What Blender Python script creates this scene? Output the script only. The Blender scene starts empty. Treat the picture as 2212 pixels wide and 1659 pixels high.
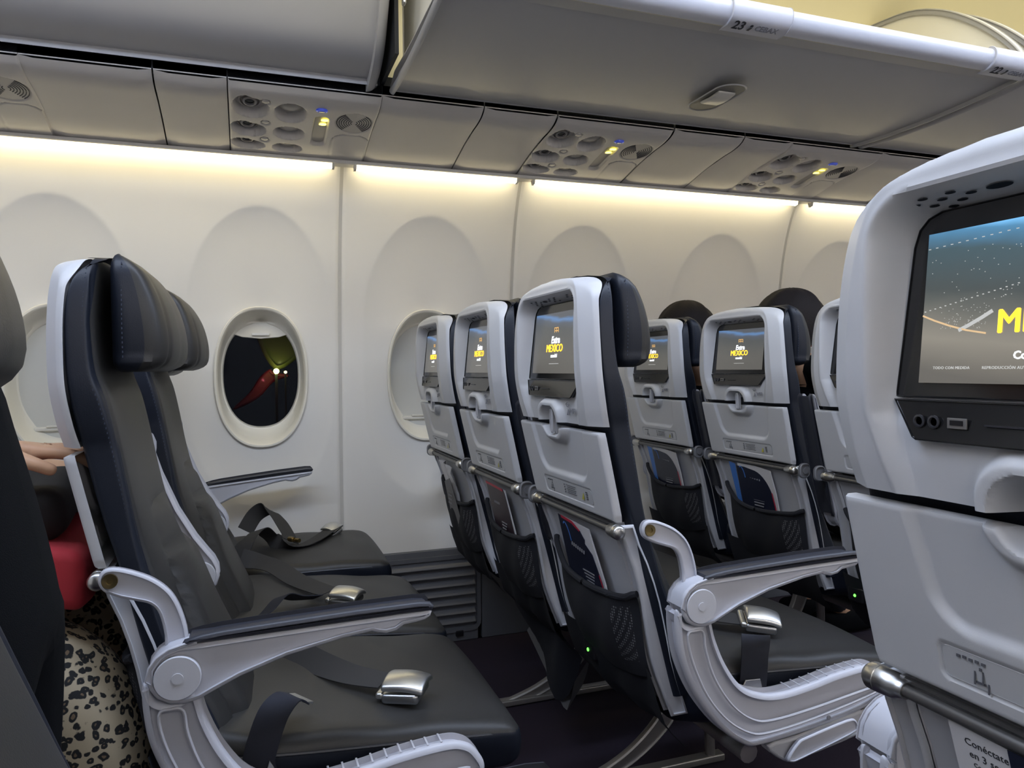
import bpy, bmesh, math, random
from math import sin, cos, pi, radians, sqrt, atan2, exp
from mathutils import Vector, Matrix
random.seed(7)
SC = bpy.context.scene
COL = SC.collection

# ------------------------------------------------------------------ camera
CAMZ = 1.0
yaw, pitch, roll = .3439, -.0212, -.0098
fw = Vector((sin(yaw)*cos(pitch), cos(yaw)*cos(pitch), sin(pitch)))
r0 = Vector((cos(yaw), -sin(yaw), 0)); u0 = r0.cross(fw)
rt = cos(roll)*r0+sin(roll)*u0; up = -sin(roll)*r0+cos(roll)*u0
cd = bpy.data.cameras.new('camera'); cam = bpy.data.objects.new('camera', cd); COL.objects.link(cam)
M = Matrix((rt, up, -fw)).transposed().to_4x4(); M.translation = Vector((0, 0, CAMZ)); cam.matrix_world = M
cd.sensor_width = 36; cd.lens = 36*1604/2212; cd.clip_start = .02; cd.clip_end = 200
SC.camera = cam

# ------------------------------------------------------------------ world, exposure
w = bpy.data.worlds.new('night'); SC.world = w; w.use_nodes = True
w.node_tree.nodes['Background'].inputs[0].default_value = (.012, .014, .02, 1)
w.node_tree.nodes['Background'].inputs[1].default_value = .15
SC.view_settings.view_transform = 'Standard'; SC.view_settings.look = 'None'
SC.view_settings.gamma = 1; SC.view_settings.use_curve_mapping = False
SC.view_settings.exposure = 0.86

def area(name, loc, size, power, color, direction=(0, 0, -1), spread=180):
    l = bpy.data.lights.new(name, 'AREA'); l.shape = 'RECTANGLE'; l.size, l.size_y = size
    l.energy = power; l.color = color; l.spread = radians(spread)
    o = bpy.data.objects.new(name, l); COL.objects.link(o); o.location = loc
    d = Vector(direction).normalized()
    # local x stays along the cabin
    z = -d; x = Vector((1, 0, 0)); x = (x-z*x.dot(z)).normalized(); y = z.cross(x)
    m = Matrix((x, y, z)).transposed().to_4x4(); m.translation = Vector(loc); o.matrix_world = m
    return o
COOL = (.66, .77, 1.0); WARM = (1.0, .86, .62)
AISLE_W, COVE_W = 40, 6
area('aisle_ceiling_light', (.9, .80, 2.17), (5.6, .30), AISLE_W, COOL)
area('bin_cove_light', (1.9, 1.30, 2.16), (4.4, .10), COVE_W, (1.0, .88, .50), (0, .85, -.5), 150)

# ------------------------------------------------------------------ materials
MATS = {}
def mat(name, color, rough=.5, metal=0, spec=.5, emit=None, es=0, bump=None, coat=0, noise=None, sheen=0, trans=0, alpha=1):
    if name in MATS: return MATS[name]
    m = bpy.data.materials.new(name); m.use_nodes = True; MATS[name] = m
    nt = m.node_tree; b = nt.nodes['Principled BSDF']
    b.inputs['Base Color'].default_value = (*color, 1); b.inputs['Roughness'].default_value = rough
    b.inputs['Metallic'].default_value = metal; b.inputs['Specular IOR Level'].default_value = spec
    b.inputs['Coat Weight'].default_value = coat; b.inputs['Sheen Weight'].default_value = sheen
    b.inputs['Transmission Weight'].default_value = trans; b.inputs['Alpha'].default_value = alpha
    if emit: b.inputs['Emission Color'].default_value = (*emit, 1); b.inputs['Emission Strength'].default_value = es
    if bump or noise:
        tc = nt.nodes.new('ShaderNodeTexCoord')
    if bump:
        sc, st = bump
        n = nt.nodes.new('ShaderNodeTexNoise'); n.inputs['Scale'].default_value = sc; n.inputs['Detail'].default_value = 3
        bp = nt.nodes.new('ShaderNodeBump'); bp.inputs['Strength'].default_value = st; bp.inputs['Distance'].default_value = .001
        nt.links.new(tc.outputs['Object'], n.inputs['Vector']); nt.links.new(n.outputs['Fac'], bp.inputs['Height'])
        nt.links.new(bp.outputs['Normal'], b.inputs['Normal'])
    if noise:
        sc, c2 = noise
        n = nt.nodes.new('ShaderNodeTexNoise'); n.inputs['Scale'].default_value = sc; n.inputs['Detail'].default_value = 4
        mx = nt.nodes.new('ShaderNodeMix'); mx.data_type = 'RGBA'
        mx.inputs['A'].default_value = (*color, 1); mx.inputs['B'].default_value = (*c2, 1)
        nt.links.new(tc.outputs['Object'], n.inputs['Vector']); nt.links.new(n.outputs['Fac'], mx.inputs['Factor'])
        nt.links.new(mx.outputs['Result'], b.inputs['Base Color'])
    return m
WALLM = mat('wall_plastic', (.85, .83, .785), .42, spec=.3, bump=(900, .05))
PSUM = mat('psu_plastic', (.50, .475, .45), .45, spec=.3)
BINM = mat('bin_plastic', (.40, .395, .40), .38, spec=.35)
BININ = mat('bin_inner', (.80, .78, .72), .6)
SHELL = mat('shell_plastic', (.545, .55, .565), .42, bump=(1500, .08))
WHITE = mat('arm_plastic', (.54, .545, .59), .38, bump=(1500, .06))
SPARM = mat('spar_plastic', (.50, .505, .53), .45)
NAVY = mat('navy_leather', (.007, .010, .018), .46, spec=.38, bump=(700, .14), noise=(500, (.009, .012, .021)))
GREYL_LIT = mat('lit_grey_leather', (.029, .028, .027), .44, spec=.38, bump=(700, .14), noise=(500, (.034, .033, .031)))  # light on leather tops and fronts is put into this greyer colour
THREAD = mat('thread', (.03, .04, .07), .7)
PIPE = mat('piping_leather', (.02, .024, .034), .4)
PADM = mat('arm_pad', (.030, .032, .042), .42, bump=(600, .1))
BELT = mat('belt_webbing', (.030, .029, .029), .75, bump=(2500, .3))
BELTD = mat('belt_webbing_dark', (.012, .014, .024), .8, bump=(2500, .3))
CHROME = mat('buckle_metal', (.66, .66, .64), .34, metal=1)
SATIN = mat('satin_metal', (.55, .54, .52), .32, metal=1)
ALU = mat('leg_metal', (.42, .40, .38), .38, metal=.8)
BRASS = mat('brass', (.35, .26, .12), .35, metal=1)
BLACK = mat('black_plastic', (.012, .012, .014), .35)
BEZEL = mat('black_glass', (.012, .012, .013), .12, spec=.6)
DARK = mat('dark_void', (.004, .005, .010), .7)
CLOTH = mat('dark_cloth', (.010, .011, .016), .85, bump=(1800, .3))
CARPET = mat('carpet', (.020, .010, .024), .95, bump=(900, 1.0), noise=(260, (.011, .007, .018)))
DADO = mat('dado_grey', (.13, .135, .15), .5)
RINGM = mat('window_ring', (.82, .79, .70), .35)
SHADEM = mat('shade', (.62, .62, .58), .5)
PAPER = mat('paper', (.62, .61, .62), .6)
INK = mat('ink', (.03, .03, .035), .6)
GREYINK = mat('grey_ink', (.22, .22, .24), .6)
MAGC = mat('magazine_cover', (.010, .013, .030), .35)
BLUEP = mat('blue_print', (.05, .17, .50), .4)
REDP = mat('red_print', (.45, .02, .05), .4)
STRIP_R = mat('strip_glow_far', (1, .95, .9), .5, emit=(1.0, .95, .93), es=19)
STRIP = mat('strip_glow', (1, .95, .8), .5, emit=(1.0, .86, .52), es=6.3)
SKIN = mat('skin', (.56, .33, .20), .5, spec=.3)
HAIR = mat('hair', (.010, .007, .006), .75, spec=.2, bump=(260, 1.0))
BLACKCL = mat('black_clothes', (.0035, .004, .005), .95, spec=.15, bump=(900, .5))
REDCL = mat('red_cloth', (.38, .02, .03), .8, bump=(300, .3))
GREEN = mat('green_led', (.1, .9, .1), .4, emit=(.10, 1, .06), es=2.2)
YELLOW = mat('yellow_sign', (.9, .8, .2), .4, emit=(1.0, .85, .12), es=2.6)
BLUEL = mat('blue_ring', (.03, .06, .40), .3, emit=(.05, .1, .8), es=.12)

def leopard():
    m = bpy.data.materials.new('leopard_print'); m.use_nodes = True; nt = m.node_tree; b = nt.nodes['Principled BSDF']
    b.inputs['Roughness'].default_value = .85
    tc = nt.nodes.new('ShaderNodeTexCoord')
    nz = nt.nodes.new('ShaderNodeTexNoise'); nz.inputs['Scale'].default_value = 28; nz.inputs['Detail'].default_value = 2
    mxv = nt.nodes.new('ShaderNodeMix'); mxv.data_type = 'VECTOR'; mxv.inputs['Factor'].default_value = .022
    nt.links.new(tc.outputs['Object'], nz.inputs['Vector'])
    nt.links.new(tc.outputs['Object'], mxv.inputs[4]); nt.links.new(nz.outputs['Color'], mxv.inputs[5])
    vo = nt.nodes.new('ShaderNodeTexVoronoi'); vo.inputs['Scale'].default_value = 88; vo.inputs['Randomness'].default_value = .85
    nt.links.new(mxv.outputs[1], vo.inputs['Vector'])
    ramp = nt.nodes.new('ShaderNodeValToRGB'); r = ramp.color_ramp
    while len(r.elements) < 5: r.elements.new(.5)
    pts = [(0, (.12, .08, .045)), (.13, (.13, .09, .05)), (.18, (.006, .006, .006)), (.43, (.006, .006, .006)), (.50, (.36, .30, .20))]
    for e, (p, c) in zip(r.elements, pts): e.position = p; e.color = (*c, 1)
    n2 = nt.nodes.new('ShaderNodeTexNoise'); n2.inputs['Scale'].default_value = 110
    nt.links.new(tc.outputs['Object'], n2.inputs['Vector'])
    ad = nt.nodes.new('ShaderNodeMath'); ad.operation = 'MULTIPLY_ADD'; ad.inputs[1].default_value = .55; ad.inputs[2].default_value = -.27
    nt.links.new(n2.outputs['Fac'], ad.inputs[0])
    a2 = nt.nodes.new('ShaderNodeMath'); a2.operation = 'ADD'
    nt.links.new(vo.outputs['Distance'], a2.inputs[0]); nt.links.new(ad.outputs[0], a2.inputs[1])
    nt.links.new(a2.outputs[0], ramp.inputs['Fac']); nt.links.new(ramp.outputs['Color'], b.inputs['Base Color'])
    return m
LEOP = leopard()
def meshcloth():
    m = bpy.data.materials.new('perforated_mesh'); m.use_nodes = True; nt = m.node_tree; b = nt.nodes['Principled BSDF']
    b.inputs['Roughness'].default_value = .8
    tc = nt.nodes.new('ShaderNodeTexCoord'); vo = nt.nodes.new('ShaderNodeTexVoronoi'); vo.inputs['Scale'].default_value = 190
    vo.inputs['Randomness'].default_value = .1
    ramp = nt.nodes.new('ShaderNodeValToRGB'); ramp.color_ramp.elements[0].position = .28; ramp.color_ramp.elements[0].color = (.16, .16, .17, 1)
    ramp.color_ramp.elements[1].position = .40; ramp.color_ramp.elements[1].color = (.010, .010, .014, 1)
    nt.links.new(tc.outputs['Object'], vo.inputs['Vector']); nt.links.new(vo.outputs['Distance'], ramp.inputs['Fac'])
    nt.links.new(ramp.outputs['Color'], b.inputs['Base Color']); return m
MESHM = meshcloth()
def screenmat(name, k, S_):
    # picture shown by the seat screens: a stadium at dusk, blue roof on top, grey-green field; near one adds a painted reflection
    m = bpy.data.materials.new(name); m.use_nodes = True; nt = m.node_tree; b = nt.nodes['Principled BSDF']
    b.inputs['Base Color'].default_value = (.02, .02, .02, 1); b.inputs['Roughness'].default_value = .18
    tc = nt.nodes.new('ShaderNodeTexCoord'); sp = nt.nodes.new('ShaderNodeSeparateXYZ'); nt.links.new(tc.outputs['Generated'], sp.inputs[0])
    nz = nt.nodes.new('ShaderNodeTexNoise'); nz.inputs['Scale'].default_value = 4; nt.links.new(tc.outputs['Generated'], nz.inputs['Vector'])
    ma = nt.nodes.new('ShaderNodeMath'); ma.operation = 'MULTIPLY_ADD'; ma.inputs[1].default_value = .10
    nt.links.new(nz.outputs['Fac'], ma.inputs[0])
    mb = nt.nodes.new('ShaderNodeMath'); mb.operation = 'MULTIPLY_ADD'; mb.inputs[1].default_value = -.13
    # the roof edge curves down towards the far side
    pw = nt.nodes.new('ShaderNodeMath'); pw.operation = 'POWER'; pw.inputs[1].default_value = 2
    nt.links.new(sp.outputs['Y'], pw.inputs[0]); nt.links.new(pw.outputs[0], mb.inputs[0]); nt.links.new(sp.outputs['Z'], mb.inputs[2])
    nt.links.new(mb.outputs[0], ma.inputs[2])
    ramp = nt.nodes.new('ShaderNodeValToRGB'); r = ramp.color_ramp
    while len(r.elements) < 7: r.elements.new(.5)
    for e, (p, c) in zip(r.elements, S_):
        e.position = p; e.color = (*c, 1)
    nt.links.new(ma.outputs[0], ramp.inputs['Fac']); nt.links.new(ramp.outputs['Color'], b.inputs['Emission Color'])
    b.inputs['Emission Strength'].default_value = k; return m
SCREENM = screenmat('screen_picture', 1, [(0, (.060, .057, .052)), (.30, (.062, .060, .055)), (.5, (.055, .055, .052)), (.75, (.040, .044, .046)), (.86, (.045, .055, .075)), (.92, (.06, .13, .26)), (.97, (.045, .05, .06))])
SCREENF = screenmat('screen_picture_reflection', 1, [(0, (.075, .070, .062)), (.24, (.155, .143, .12)), (.38, (.10, .098, .085)), (.55, (.038, .046, .046)), (.82, (.035, .060, .072)), (.94, (.05, .15, .26)), (1.03, (.14, .38, .66))])  # tan band low down is the wall strip's reflection, painted in
TXW = mat('lit_white', (.8, .8, .8), .5, emit=(.8, .85, .9), es=.8)
TXG = mat('lit_grey', (.3, .3, .3), .5, emit=(.45, .45, .42), es=.5)
TXY = mat('lit_yellow', (.9, .6, .05), .5, emit=(1.0, .55, .03), es=.95)
TXO = mat('lit_ochre', (.5, .3, .1), .5, emit=(.55, .33, .12), es=.55)

# ------------------------------------------------------------------ helpers
class MB:
    def __init__(s): s.v = []; s.f = []; s.m = []
    def add(s, vs, fs, mi=0):
        n = len(s.v); s.v += [tuple(v) for v in vs]; s.f += [tuple(i+n for i in f) for f in fs]
        s.m += [mi]*len(fs) if isinstance(mi, int) else list(mi)
        return s
    def mesh(s, name, mats, smooth=True):
        me = bpy.data.meshes.new(name); me.from_pydata(s.v, [], s.f); me.validate()
        for m in (mats if isinstance(mats, (list, tuple)) else [mats]): me.materials.append(m)
        if len(me.polygons) == len(s.m): me.polygons.foreach_set('material_index', s.m)
        bm = bmesh.new(); bm.from_mesh(me); bmesh.ops.recalc_face_normals(bm, faces=bm.faces); bm.to_mesh(me); bm.free()
        if smooth: me.shade_smooth(); me.set_sharp_from_angle(angle=radians(40))
        me.update(); return me
def obj(name, me, parent=None, mats=None, loc=None, rot=None):
    if isinstance(me, MB): me = me.mesh(name, mats)
    o = bpy.data.objects.new(name, me); COL.objects.link(o)
    if parent is not None: o.parent = parent
    if loc: o.location = loc
    if rot: o.rotation_euler = rot
    return o
def thing(name, label, cat, loc=(0, 0, 0), rz=0, group=None):
    o = bpy.data.objects.new(name, None); COL.objects.link(o); o.location = loc; o.rotation_euler = (0, 0, rz); o.empty_display_size = .05
    o['label'] = label; o['category'] = cat
    if group: o['group'] = group
    return o
def tag(o, label, cat, group=None):
    o['label'] = label; o['category'] = cat
    if group: o['group'] = group
    return o
def struct(name, me, mats=None, label=None, cat=None):
    o = obj(name, me, None, mats); o['kind'] = 'structure'
    o['label'] = label or name.replace('_', ' '); o['category'] = cat or name.split('_')[0]
    return o

def smooth_path(pts, n=6, closed=False):
    P = [Vector(p) for p in pts]; out = []; N = len(P)
    rng = range(N if closed else N-1)
    for i in rng:
        if closed: a, b, c, d = P[i-1], P[i], P[(i+1) % N], P[(i+2) % N]
        else: a, b, c, d = P[max(i-1, 0)], P[i], P[i+1], P[min(i+2, N-1)]
        for k in range(n):
            t = k/n
            out.append(.5*((2*b)+(c-a)*t+(2*a-5*b+4*c-d)*t*t+(3*b-a-3*c+d)*t**3))
    if not closed: out.append(P[-1])
    return out
def prism(mb, outline, y0, y1, bev=.003, xf=None, mi=0, steps=3):
    """outline: closed (x,z) polygon pushed along y with rounded rims"""
    O = [Vector((p[0], p[1])) for p in outline]; n = len(O)
    area_ = sum(O[i].x*O[(i+1) % n].y-O[(i+1) % n].x*O[i].y for i in range(n))
    if area_ < 0: O.reverse()
    nor = []
    for i in range(n):
        a = (O[i]-O[i-1]); b = (O[(i+1) % n]-O[i])
        na = Vector((a.y, -a.x)); nb = Vector((b.y, -b.x))
        if na.length > 0: na.normalize()
        if nb.length > 0: nb.normalize()
        v = na+nb
        if v.length < 1e-6: v = na.copy()
        v.normalize(); c = max(.5, v.dot(na)); nor.append(v/c)
    if bev <= 0: rings = [(y0, 0), (y1, 0)]
    else:
        rings = []
        for k in range(steps+1):
            a = pi/2*k/steps; rings.append((y0+bev*(1-sin(a)), bev*(1-cos(a))))
        for k in range(steps, -1, -1):
            a = pi/2*k/steps; rings.append((y1-bev*(1-sin(a)), bev*(1-cos(a))))
    vs = []
    for y, ins in rings:
        for p, q in zip(O, nor): vs.append(Vector((p.x-q.x*ins, y, p.y-q.y*ins)))
    fs = []
    for r in range(len(rings)-1):
        for i in range(n):
            j = (i+1) % n; fs.append((r*n+i, r*n+j, (r+1)*n+j, (r+1)*n+i))
    fs.append(tuple(range(n))[::-1]); fs.append(tuple((len(rings)-1)*n+i for i in range(n)))
    if xf: vs = [xf(v) for v in vs]
    return mb.add(vs, fs, mi)
def tube(mb, path, r, seg=10, mi=0, cap=True, flat=None):
    P = [Vector(p) for p in path]; n = len(P); vs = []; fs = []
    R = r if isinstance(r, (list, tuple)) else [r]*n
    ref = Vector((0, 1, 0)) if flat is None else Vector(flat[0])
    k2 = 1 if flat is None else flat[1]
    for i, p in enumerate(P):
        t = (P[min(i+1, n-1)]-P[max(i-1, 0)]).normalized()
        a = ref-t*ref.dot(t)
        if a.length < 1e-3: a = Vector((0, 0, 1))-t*t.z
        if a.length < 1e-3: a = Vector((1, 0, 0))
        a.normalize(); b = t.cross(a)
        for s in range(seg):
            an = 2*pi*s/seg; vs.append(p+a*cos(an)*R[i]+b*sin(an)*R[i]*k2)
    for i in range(n-1):
        for s in range(seg):
            q = (s+1) % seg; fs.append((i*seg+s, i*seg+q, (i+1)*seg+q, (i+1)*seg+s))
    if cap: fs.append(tuple(range(seg))[::-1]); fs.append(tuple((n-1)*seg+s for s in range(seg)))
    return mb.add(vs, fs, mi)
def lathe(mb, prof, origin, axis, seg=24, mi=0, scale=(1, 1)):
    """prof: (radius, height along axis)"""
    ax = Vector(axis).normalized(); a = ax.orthogonal().normalized(); b = ax.cross(a); o = Vector(origin)
    vs = []; fs = []; n = len(prof)
    for r, h in prof:
        for s in range(seg):
            an = 2*pi*s/seg; vs.append(o+ax*h+a*cos(an)*r*scale[0]+b*sin(an)*r*scale[1])
    for i in range(n-1):
        for s in range(seg):
            q = (s+1) % seg; fs.append((i*seg+s, i*seg+q, (i+1)*seg+q, (i+1)*seg+s))
    fs.append(tuple(range(seg))[::-1]); fs.append(tuple((n-1)*seg+s for s in range(seg)))
    return mb.add(vs, fs, mi)
def box(mb, c, s, mi=0, r=0):
    """centre, size, rounded by r"""
    if r <= 0:
        x, y, z = (v/2 for v in s)
        vs = [Vector((c[0]+i*x, c[1]+j*y, c[2]+k*z)) for i in (-1, 1) for j in (-1, 1) for k in (-1, 1)]
        return mb.add(vs, [(0, 1, 3, 2), (4, 6, 7, 5), (0, 4, 5, 1), (2, 3, 7, 6), (0, 2, 6, 4), (1, 5, 7, 3)], mi)
    return rbox(mb, c, s, r, mi)
def samples(L, r, n, k=4):
    h = L/2; e = [-h+r*(1-cos(pi/2*i/k)) for i in range(k)]; e = [-h+r*(i/k)**1.0 for i in range(k)]
    mid = [-h+r+(L-2*r)*i/n for i in range(n+1)]
    return e+mid+[-x for x in e[::-1]]
def rbox(mb, c, s, r, mi=0, n=(1, 1, 1), k=3, deform=None, mfun=None):
    S = [samples(s[i], r, n[i], k) for i in range(3)]
    core = [s[i]/2-r for i in range(3)]
    idx = {}; vs = []; fs = []; ms = []
    def vert(p):
        key = tuple(round(x, 6) for x in p)
        if key in idx: return idx[key]
        q = Vector([max(-core[i], min(core[i], p[i])) for i in range(3)]); d = Vector(p)-q
        v = q+d.normalized()*r if d.length > 1e-9 else Vector(p)
        v = v+Vector(c)
        idx[key] = len(vs); vs.append(v); return idx[key]
    for ax in range(3):
        a, b = [i for i in range(3) if i != ax]
        for sg in (-1, 1):
            for i in range(len(S[a])-1):
                for j in range(len(S[b])-1):
                    q = []
                    for (ii, jj) in ((i, j), (i+1, j), (i+1, j+1), (i, j+1)):
                        p = [0, 0, 0]; p[ax] = sg*s[ax]/2; p[a] = S[a][ii]; p[b] = S[b][jj]; q.append(vert(p))
                    fs.append(tuple(q) if sg > 0 else tuple(q[::-1]))
    if mfun: ms = [mfun(sum((vs[i] for i in f), Vector())/4) for f in fs]
    else: ms = mi
    if deform: vs = [deform(v) for v in vs]
    return mb.add(vs, fs, ms)
def loft(mb, slices, nexp=5, seg=40, mfun=None, post=None, rev=False):
    """slices: (z, x_rear, x_front, half_width); superellipse plan"""
    vs = []; fs = []; ms = []
    for z, xr, xf, hw in slices:
        mx, hx = (xr+xf)/2, (xf-xr)/2
        for s in range(seg):
            a = 2*pi*s/seg+pi/seg; c, d = cos(a), sin(a)
            vs.append(Vector((mx+hx*math.copysign(abs(d)**(2/nexp), d), hw*math.copysign(abs(c)**(2/nexp), c), z)))
    n = len(slices)
    for i in range(n-1):
        for s in range(seg):
            q = (s+1) % seg; f = (i*seg+s, i*seg+q, (i+1)*seg+q, (i+1)*seg+s); fs.append(f)
    fs.append(tuple(range(seg))[::-1]); fs.append(tuple((n-1)*seg+s for s in range(seg)))
    ms = [(mfun(2*pi*((k % seg)+1)/seg, k//seg) if k < (n-1)*seg else 0) if mfun else 0 for k, f in enumerate(fs)]
    if post: vs = [post(v) for v in vs]
    return mb.add(vs, fs, ms)
def interp(tab, t):
    if t <= tab[0][0]: return tab[0][1]
    for (a, x), (b, y) in zip(tab, tab[1:]):
        if t <= b: return x+(y-x)*(t-a)/(b-a)
    return tab[-1][1]
def interps(tab, t):
    """smooth interpolation"""
    n = len(tab)
    if t <= tab[0][0]: return tab[0][1]
    if t >= tab[-1][0]: return tab[-1][1]
    for i in range(n-1):
        if t <= tab[i+1][0]:
            x0, y0 = tab[i]; x1, y1 = tab[i+1]; h = x1-x0; u = (t-x0)/h
            m0 = (y1-tab[i-1][1])/(x1-tab[i-1][0]) if i > 0 else (y1-y0)/h
            m1 = (tab[i+2][1]-y0)/(tab[i+2][0]-x0) if i+2 < n else (y1-y0)/h
            return (2*u**3-3*u*u+1)*y0+(u**3-2*u*u+u)*h*m0+(-2*u**3+3*u*u)*y1+(u**3-u*u)*h*m1
def sstep(a, b, x):
    t = max(0, min(1, (x-a)/(b-a))); return t*t*(3-2*t)
def rrect(w, h, r, n=5, cx=0, cy=0):
    out = []
    for sx, sy, a0 in ((1, 1, 0), (-1, 1, pi/2), (-1, -1, pi), (1, -1, 1.5*pi)):
        for k in range(n+1):
            a = a0+pi/2*k/n; out.append((cx+sx*(w/2-r)+r*cos(a), cy+sy*(h/2-r)+r*sin(a)))
    return out
def sdbox(x, y, cx, cy, hw, hh, r):
    qx, qy = abs(x-cx)-hw+r, abs(y-cy)-hh+r
    return min(max(qx, qy), 0)+sqrt(max(qx, 0)**2+max(qy, 0)**2)-r
_txt = {}
def textmesh(s, size, extr=.0002, align='CENTER', bold=0, shear=0, spacing=1):
    key = (s, size, extr, align, bold, shear, spacing)
    if key in _txt: return _txt[key]
    c = bpy.data.curves.new('t', 'FONT'); c.body = s; c.size = size; c.extrude = extr; c.align_x = align; c.align_y = 'CENTER'
    c.offset = bold; c.shear = shear; c.resolution_u = 2; c.space_character = spacing
    o = bpy.data.objects.new('t', c); COL.objects.link(o)
    bpy.context.view_layer.update()
    me = bpy.data.meshes.new_from_object(o.evaluated_get(bpy.context.evaluated_depsgraph_get()))
    bpy.data.objects.remove(o); me.materials.clear(); _txt[key] = me; return me
def text(s, size, origin, xd, yd, m, parent, name='lettering', **k):
    me = textmesh(s, size, **k).copy(); me.materials.append(m)
    X = Vector(xd).normalized(); Y = Vector(yd); Y = (Y-X*Y.dot(X)).normalized(); Z = X.cross(Y)
    mm = Matrix((X, Y, Z)).transposed().to_4x4(); mm.translation = Vector(origin)
    me.transform(mm); me.name = name
    return obj(name, me, parent)
def ribbon(mb, path, wv, w, t=.0016, mi=0):
    """flat strap along a path; wv: width direction at each point"""
    P = [Vector(p) for p in path]; n = len(P); vs = []; fs = []
    for i, p in enumerate(P):
        tg = (P[min(i+1, n-1)]-P[max(i-1, 0)]).normalized()
        W = Vector(wv[i] if isinstance(wv, list) else wv); W = (W-tg*W.dot(tg)).normalized(); N = tg.cross(W)
        for a, b in ((-1, -1), (1, -1), (1, 1), (-1, 1)): vs.append(p+W*a*w/2+N*b*t/2)
    for i in range(n-1):
        for s in range(4):
            q = (s+1) % 4; fs.append((i*4+s, i*4+q, (i+1)*4+q, (i+1)*4+s))
    fs += [(3, 2, 1, 0), tuple((n-1)*4+s for s in range(4))]
    return mb.add(vs, fs, mi)

# ------------------------------------------------------------------ cabin shell
WY = [(0, 2.60), (.34, 2.625), (.55, 2.635), (.9, 2.63), (1.15, 2.62), (1.35, 2.595), (1.5, 2.565), (1.6, 2.53), (1.67, 2.495), (1.70, 2.48)]
def wy(z): return interps(WY, z)
WIN = [-.545, .050, .622, 1.215, 1.835, 2.440, 3.05]
WC, WHX, WHZ = .978, .150, .238
def reveal(x, z):
    d = 0
    for cx in WIN:
        if abs(x-cx) > .34: continue
        hw = .232 if z > 1.0 else .232-.030*((1.0-z)/.45)**2
        a = abs(x-cx)/hw
        if z > 1.15: v = (z-1.15)/.385
        elif z < .85: v = (.85-z)/.31
        else: v = 0
        r = (a**2.05+v**2.05)**(1/2.05)
        if r >= 1: continue
        k = .0075+.0215*(v/r if z > 1.15 else 0)+(.006*v/r if z < .85 else 0)
        d = max(d, k*(1-exp(-(1-r)/.27)))
    return d
def wall_panel(x0, x1, side=1, holes=True):
    mb = MB(); nx = max(2, int((x1-x0)/(.0065 if side > 0 else .08))); zs = [.345+(1.697-.345)*i/(210 if side > 0 else 24) for i in range((211 if side > 0 else 25))]
    vs = []; idx = {}
    for i in range(nx+1):
        x = x0+(x1-x0)*i/nx
        e = min(x-x0, x1-x); rim = .006*(1-min(1, e/.008))**2 if side > 0 else 0
        for j, z in enumerate(zs):
            y = wy(z)+(reveal(x, z) if side > 0 else 0)+rim
            if side < 0: y = 1.74-y
            vs.append((x, y, z))
    fs = []; nz = len(zs)
    for i in range(nx):
        for j in range(nz-1):
            xc = x0+(x1-x0)*(i+.5)/nx; zc = (zs[j]+zs[j+1])/2
            if holes and any((abs(xc-c)/(WHX-.008))**2.25+(abs(zc-WC)/(WHZ-.008))**2.25 < 1 for c in WIN): continue
            fs.append((i*nz+j, (i+1)*nz+j, (i+1)*nz+j+1, i*nz+j+1))
    mb.add(vs, fs); return mb
SEAMS = [-1.5, -.905, .309, .936, 2.150, 3.35, 4.4]
wl = bpy.data.objects.new('wall_left', None); COL.objects.link(wl); wl['kind'] = 'structure'; wl['label'] = 'cream plastic cabin side wall'; wl['category'] = 'wall'
g = .0055
for a, b in zip(SEAMS, SEAMS[1:]):
    obj('panel', wall_panel(a+g, b-g), wl, WALLM)
# seam strips behind the joints
for s in SEAMS[1:-1]:
    mb = MB(); pts = [(wy(z)+.007, z) for z in [.345+.0663*i for i in range(21)]]
    vs = [(s+dx, y, z) for y, z in pts for dx in (-.012, .012)]
    fs = [(2*i, 2*i+1, 2*i+3, 2*i+2) for i in range(20)]
    mb.add(vs, fs); obj('joint_strip', mb, wl, mat('joint', (.62, .60, .55), .5))
# dark grey lower wall with louvred air grille
dado = thing('lower_wall_panel', 'dark grey louvred lower wall panel beside the window seat footwell', 'panel', (.30, 2.6, 0)); dado['kind'] = 'structure'
dado.name = 'baseboard_left'
def dado_part(name, mb, m=DADO): return obj(name, mb, dado, m, loc=(-.30, -2.6, 0))
mb = MB(); box(mb, (-.2, 2.627, .172), (1.99, .02, .344), r=.004); dado_part('panel', mb)
mb = MB(); box(mb, (2.6, 2.627, .172), (3.58, .02, .344), r=.004); dado_part('panel', mb)
mb = MB()
fr = smooth_path([(p[0], p[1], 0) for p in rrect(.72, .285, .035, 4, .445, .180)], 1, True)
o1 = rrect(.72, .285, .035, 5, .445, .178); o2 = rrect(.690, .255, .024, 5, .445, .178)
vs = [(x, 2.617, z) for x, z in o1]+[(x, 2.611, z) for x, z in o1]+[(x, 2.611, z) for x, z in o2]+[(x, 2.621, z) for x, z in o2]; n = len(o1)
fs = [(k*n+i, k*n+(i+1) % n, (k+1)*n+(i+1) % n, (k+1)*n+i) for k in range(3) for i in range(n)]
mb.add(vs, fs); dado_part('grille_frame', mb)
for k in range(7):
    mb = MB(); z = .075+k*.0345
    prism(mb, [(2.605, z-.010), (2.600, z-.004), (2.603, z+.004), (2.619, z+.014), (2.619, z-.010)], .107, .783-.003*k*0, .002, xf=lambda v: Vector((v.y, v.x, v.z)), steps=1)
    dado_part('slat', mb, mat('dado_slat', (.15, .152, .165), .45))
for xx in (.722,):
    mb = MB(); box(mb, (xx, 2.614, .030), (.028, .012, .022), r=.003); dado_part('clip', mb, BLACK)
# floor
mb = MB(); box(mb, (1.4, .87, -.02), (5.8, 3.5, .04)); struct('floor', mb, CARPET, 'dark purple carpet on the cabin floor', 'floor')
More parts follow.
